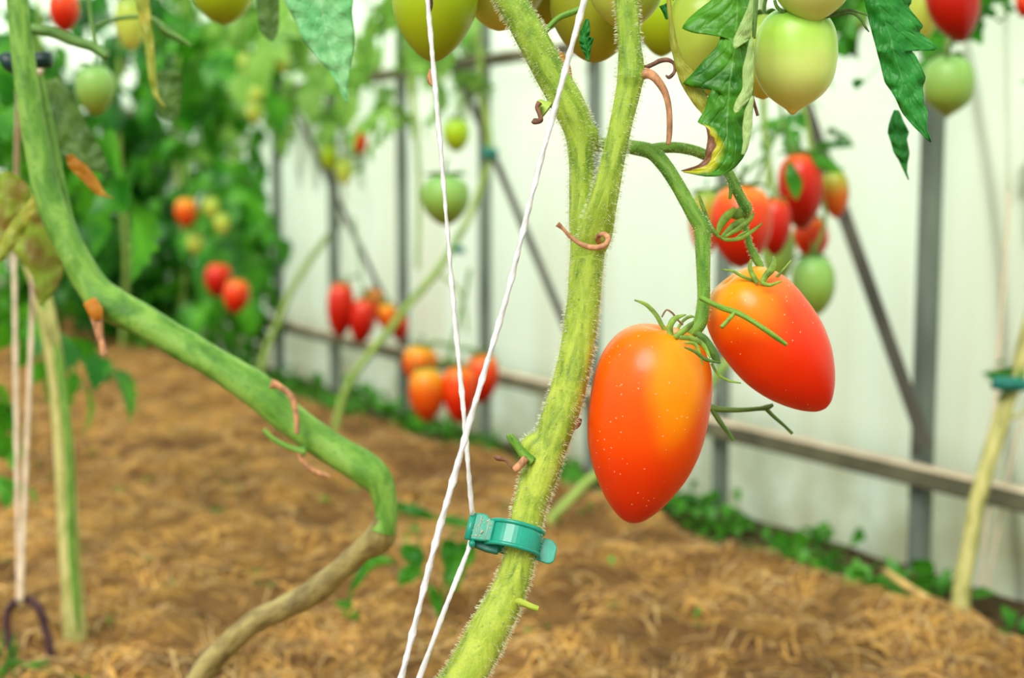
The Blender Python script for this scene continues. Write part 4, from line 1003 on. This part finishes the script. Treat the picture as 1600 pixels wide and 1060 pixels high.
tomato(563, 219, 2.7, 46, 24, 'tor', 'blurred narrow orange tomato left of the strings, alone on the wall', C6)
tomato(538, 268, 2.75, 44, 28, 'g2', 'blurred yellow tomato right one beside the diagonal brace', C6)
tomato(514, 245, 2.75, 46, 28, 'g3', 'blurred lime tomato left one beside the diagonal brace', C6)
for k, (x, y, d, l) in enumerate([(385, 100, 2.9, 'blurred pale yellow tomato highest in the left foliage'), (330, 325, 2.9, 'blurred pale green tomato right of the small orange one'), (347, 350, 2.9, 'blurred pale green tomato above the red pair'), (400, 150, 2.9, 'blurred pale yellow tomato near the top of the brace'), (440, 96, 2.6, 'bright yellow blurred tomato at the upper end of the leftmost brace'), (398, 176, 2.75, 'blurred pale yellow tomato below another at the left of the brace'), (305, 380, 2.9, 'blurred pale green tomato below the small orange one')]):
    tomato(x, y, d, 34, 26, 'g2', l, C5)

# hanging trusses of the background fruit, one object each, part of nothing else the photo shows
def trussthing(lab, tubes, d, w=6):
    pts = tubes[0]; b = P(pts[-1][0], pts[-1][1], d)
    geo = [tube_geo(pxpath([(x, y, w) for x, y in t], d), 8, 4) for t in tubes]
    v, f, u = merge(geo); o = link('fruit_truss', v, f, M['truss_dk'], origin=b, uvs=u)
    tagp(o, lab, 'truss', 'stalks of the background fruit')
trussthing('green stalk of the low group of four tomatoes behind the strings', [[(735, 420), (722, 480), (706, 540), (700, 570)], [(706, 540), (680, 535), (660, 542)], [(704, 560), (675, 572)], [(704, 560), (720, 575)], [(706, 545), (735, 545), (750, 555)]], 2.12)
trussthing('thin stalk of the red bunch hanging at the rail', [[(553, 340), (560, 400), (566, 450), (572, 468)], [(562, 430), (545, 435), (534, 446)], [(566, 455), (590, 465), (604, 478)], [(590, 465), (612, 475), (622, 492)]], 2.64, 4)
trussthing('dark stalk above the red cluster behind the ripe tomatoes', [[(1215, 120), (1222, 180), (1235, 230), (1250, 245)], [(1222, 190), (1200, 240), (1180, 290)], [(1235, 230), (1270, 240), (1300, 268)], [(1250, 245), (1290, 330), (1270, 400)], [(1200, 240), (1150, 280), (1108, 302)]], 1.38, 6)

# ================================================================ WEEDS
def leafclump(V, Fc, c, n, s, rnd):
    for _ in range(n):
        a = rnd.uniform(0, 2*PI); el = rnd.uniform(.1, 1.2)
        d = Vector((math.cos(a)*math.cos(el), math.sin(a)*math.cos(el), math.sin(el)))
        b = c+Vector((rnd.gauss(0, s*.5), rnd.gauss(0, s*.5), rnd.uniform(0, s*.8)))
        L = s*rnd.uniform(.5, 1.1); w = L*rnd.uniform(.2, .38)
        sd = d.cross(Vector((rnd.gauss(0, .4), rnd.gauss(0, .4), 1))).normalized(); n_ = sd.cross(d)
        k = len(V)
        for t, ww, z in ((0, .1, 0), (.25, .8, .05), (.5, 1, .08), (.75, .7, .04), (1, .05, -.06)):
            p = b+d*L*t+n_*L*z
            V.extend([p-sd*w*ww+n_*w*.25*ww, p, p+sd*w*ww+n_*w*.25*ww])
        for i in range(4):
            q = k+3*i; Fc.extend([(q, q+1, q+4, q+3), (q+1, q+2, q+5, q+4)])
rnd = random.Random(31); V, Fc = [], []
for _ in range(260):
    s = rnd.uniform(-.35, 4.5)
    q = rnd.uniform(.015, .15); p = W0+WD*s+WN*q
    if noise.noise(p*3.1) < -.12 and rnd.random() < .8: continue
    h = bedh(p.x, p.y)[0]
    leafclump(V, Fc, Vector((p.x, p.y, h+.002)), rnd.randint(6, 14), rnd.uniform(.014, .036), rnd)
tagp(link('wall_weeds', V, Fc, M['weed']), 'low green weeds in the dark soil along the foot of the white wall', 'weeds', kind='stuff')
rnd = random.Random(32); V, Fc = [], []
for _ in range(150):
    y = rnd.uniform(1.2, 3.4); x = rnd.uniform(-.4*y, .3*y)
    if dw((x, y)) < .2: continue
    leafclump(V, Fc, Vector((x, y, bedh(x, y)[0])), rnd.randint(2, 4), rnd.uniform(.007, .013), rnd)
tagp(link('seedlings', V, Fc, M['weed']), 'tiny green seedlings scattered over the straw mulch', 'seedlings', kind='stuff')

def seedling(px, py, gd, leaves, lab, mat='weed'):
    b = ground_at(px, py, .045)
    o = empty('weed_plant', Vector((b.x, b.y, .02)), lab, 'weed', 'broad leaved weeds in the mulch')
    d = (b-CAM).dot(fw)
    for (pts, rows) in leaves:
        if pts: tube('stem', pts, M['weed'], o, d=d, sides=7)
        if rows: loft_leaf('leaf', rows, d, M['fol1'], o, cup=.25, wave=.002, seed=px)
    return o
seedling(690, 955, 0, [
    ([(690, 955, 5), (695, 900, 5), (700, 860, 4)], [((628, 850), (634, 848), (640, 850)), ((626, 862), (644, 864), (660, 858)), ((630, 874), (644, 876), (664, 874)), ((642, 880), (648, 882), (660, 884))]),
    (None, [((640, 880), (650, 878), (662, 878)), ((624, 892), (642, 894), (658, 892)), ((622, 910), (634, 908), (648, 908)), ((624, 917), (627, 917), (632, 914))]),
    (None, [((690, 845), (700, 842), (712, 846)), ((688, 866), (704, 866), (724, 862)), ((694, 890), (710, 894), (728, 888)), ((702, 926), (708, 926), (716, 922))]),
    (None, [((716, 846), (728, 846), (740, 852)), ((722, 866), (734, 868), (744, 866)), ((724, 886), (728, 888), (736, 884))]),
    (None, [((668, 918), (676, 916), (682, 920)), ((672, 938), (680, 938), (690, 936)), ((684, 966), (686, 966), (690, 964))]),
    ([(690, 950, 4), (660, 900, 4), (650, 880, 4)], None)], 'broad leaved green weed in the mulch left of the foreground stem base')
seedling(548, 950, 0, [
    ([(545, 950, 5), (552, 910, 5), (565, 885, 5)], [((552, 925), (556, 920), (562, 915)), ((556, 895), (566, 892), (576, 895)), ((572, 872), (580, 876), (590, 884)), ((598, 868), (600, 874), (606, 882)), ((622, 880), (623, 880), (624, 881))]),
    (None, [((522, 942), (530, 940), (538, 938)), ((528, 950), (540, 948), (548, 942)), ((550, 952), (552, 950), (554, 948))])], 'small arching green weed below the bend of the woody stem')
seedling(640, 900, 0, [
    (None, [((606, 784), (612, 786), (610, 792)), ((630, 786), (634, 794), (636, 804)), ((656, 792), (660, 802), (664, 812)), ((680, 806), (681, 808), (682, 812))]),
    (None, [((684, 808), (686, 812), (688, 818)), ((710, 806), (712, 815), (714, 824)), ((740, 818), (741, 820), (742, 824))]),
    ([(640, 900, 4), (655, 850, 4), (650, 805, 3), (700, 818, 3)], None)], 'pale green weed leaf reaching towards the teal clip')
# grass tuft bottom left
gb = ground_at(20, 1075, .04)
gt = empty('grass_tuft', Vector((gb.x, gb.y, .01)), 'tuft of green grass blades in the bottom left corner', 'grass')
rnd = random.Random(9); gd = (gb-CAM).dot(fw)
for pts in ([(0, 1075, 7), (10, 1040, 7), (18, 1010, 5), (24, 990, 2)], [(10, 1080, 7), (30, 1050, 8), (55, 1038, 8), (78, 1034, 3)], [(-10, 1060, 8), (20, 1035, 8), (45, 1042, 7), (90, 1052, 8), (120, 1058, 4)],
            [(30, 1085, 8), (60, 1062, 8), (90, 1055, 7), (128, 1062, 3)], [(-20, 1070, 8), (-4, 1030, 7), (4, 1005, 5), (5, 985, 2)], [(18, 1080, 7), (22, 1040, 6), (26, 1015, 4), (28, 1000, 2)], [(60, 1085, 7), (75, 1062, 9), (70, 1045, 5)], [(120, 1085, 8), (135, 1065, 8), (138, 1054, 3)]):
    tube('grass_blade', pts, M['weed'], gt, d=gd, sides=6, flat=.3)
# dry stick by the wall
tagp(link('dry_stick', *tube_geo([(ground_at(1382, 892, .045), .0035), (ground_at(1430, 925, .042), .0045), (ground_at(1480, 952, .035), .003)], 8, 3)[:2], M['cord'], origin=ground_at(1430, 925, .03)), 'pale dry stick lying on the mulch edge near the right post', 'stick')

# ================================================================ LIGHT
w = bpy.data.worlds.new('sky'); S.world = w; w.use_nodes = True
nt = w.node_tree; nt.nodes.clear()
o_ = nt.nodes.new('ShaderNodeOutputWorld'); bg = nt.nodes.new('ShaderNodeBackground'); tc = nt.nodes.new('ShaderNodeTexCoord')
sp = nt.nodes.new('ShaderNodeSeparateXYZ'); rp = nt.nodes.new('ShaderNodeValToRGB')
mr = nt.nodes.new('ShaderNodeMapRange'); mr.inputs[1].default_value = -1; mr.inputs[2].default_value = 1
nt.links.new(tc.outputs['Generated'], sp.inputs[0]); nt.links.new(sp.outputs[2], mr.inputs[0]); nt.links.new(mr.outputs[0], rp.inputs[0])
e = rp.color_ramp.elements; e[0].position = .42; e[0].color = (.30, .32, .22, 1); e[1].position = .55; e[1].color = (.86, .90, .90, 1)
x = e.new(1.0); x.color = (1, 1, 1, 1)
nt.links.new(rp.outputs[0], bg.inputs[0]); bg.inputs[1].default_value = .72; nt.links.new(bg.outputs[0], o_.inputs[0])
def sun_lamp(az, el, strength, angle, col=(1, 1, 1)):
    l = bpy.data.lights.new('sun_lamp', 'SUN'); l.energy = strength; l.angle = math.radians(angle); l.color = col
    o = bpy.data.objects.new('sun_lamp', l); COL.objects.link(o)
    az, el = math.radians(az), math.radians(el)
    v = Vector((math.sin(az)*math.cos(el), math.cos(az)*math.cos(el), math.sin(el)))   # towards the sun
    o.rotation_euler = v.to_track_quat('Z', 'Y').to_euler(); o.location = v*3+Vector((0, 0, 1)); return o
sun_lamp(205, 42, 2.6, 34, (1, .97, .92))  # soft front fill from behind the camera, added beside the outside sun
sun_lamp(59, 36, 9.0, 8, (1, .99, .96)).name = 'sun_outside'

cd = bpy.data.cameras.new('camera'); cam = bpy.data.objects.new('camera', cd); COL.objects.link(cam)
cam.location = CAM; cam.rotation_euler = (math.radians(90)-PITCH, 0, 0)
cd.sensor_width = 36; cd.lens = F/1600*36; cd.clip_start = .01
cd.dof.use_dof = True; cd.dof.focus_distance = .578; cd.dof.aperture_fstop = 7.8
S.camera = cam
S.view_settings.view_transform = 'Standard'; S.view_settings.look = 'None'; S.view_settings.gamma = 1; S.view_settings.exposure = 0.42
S.view_settings.use_curve_mapping = False
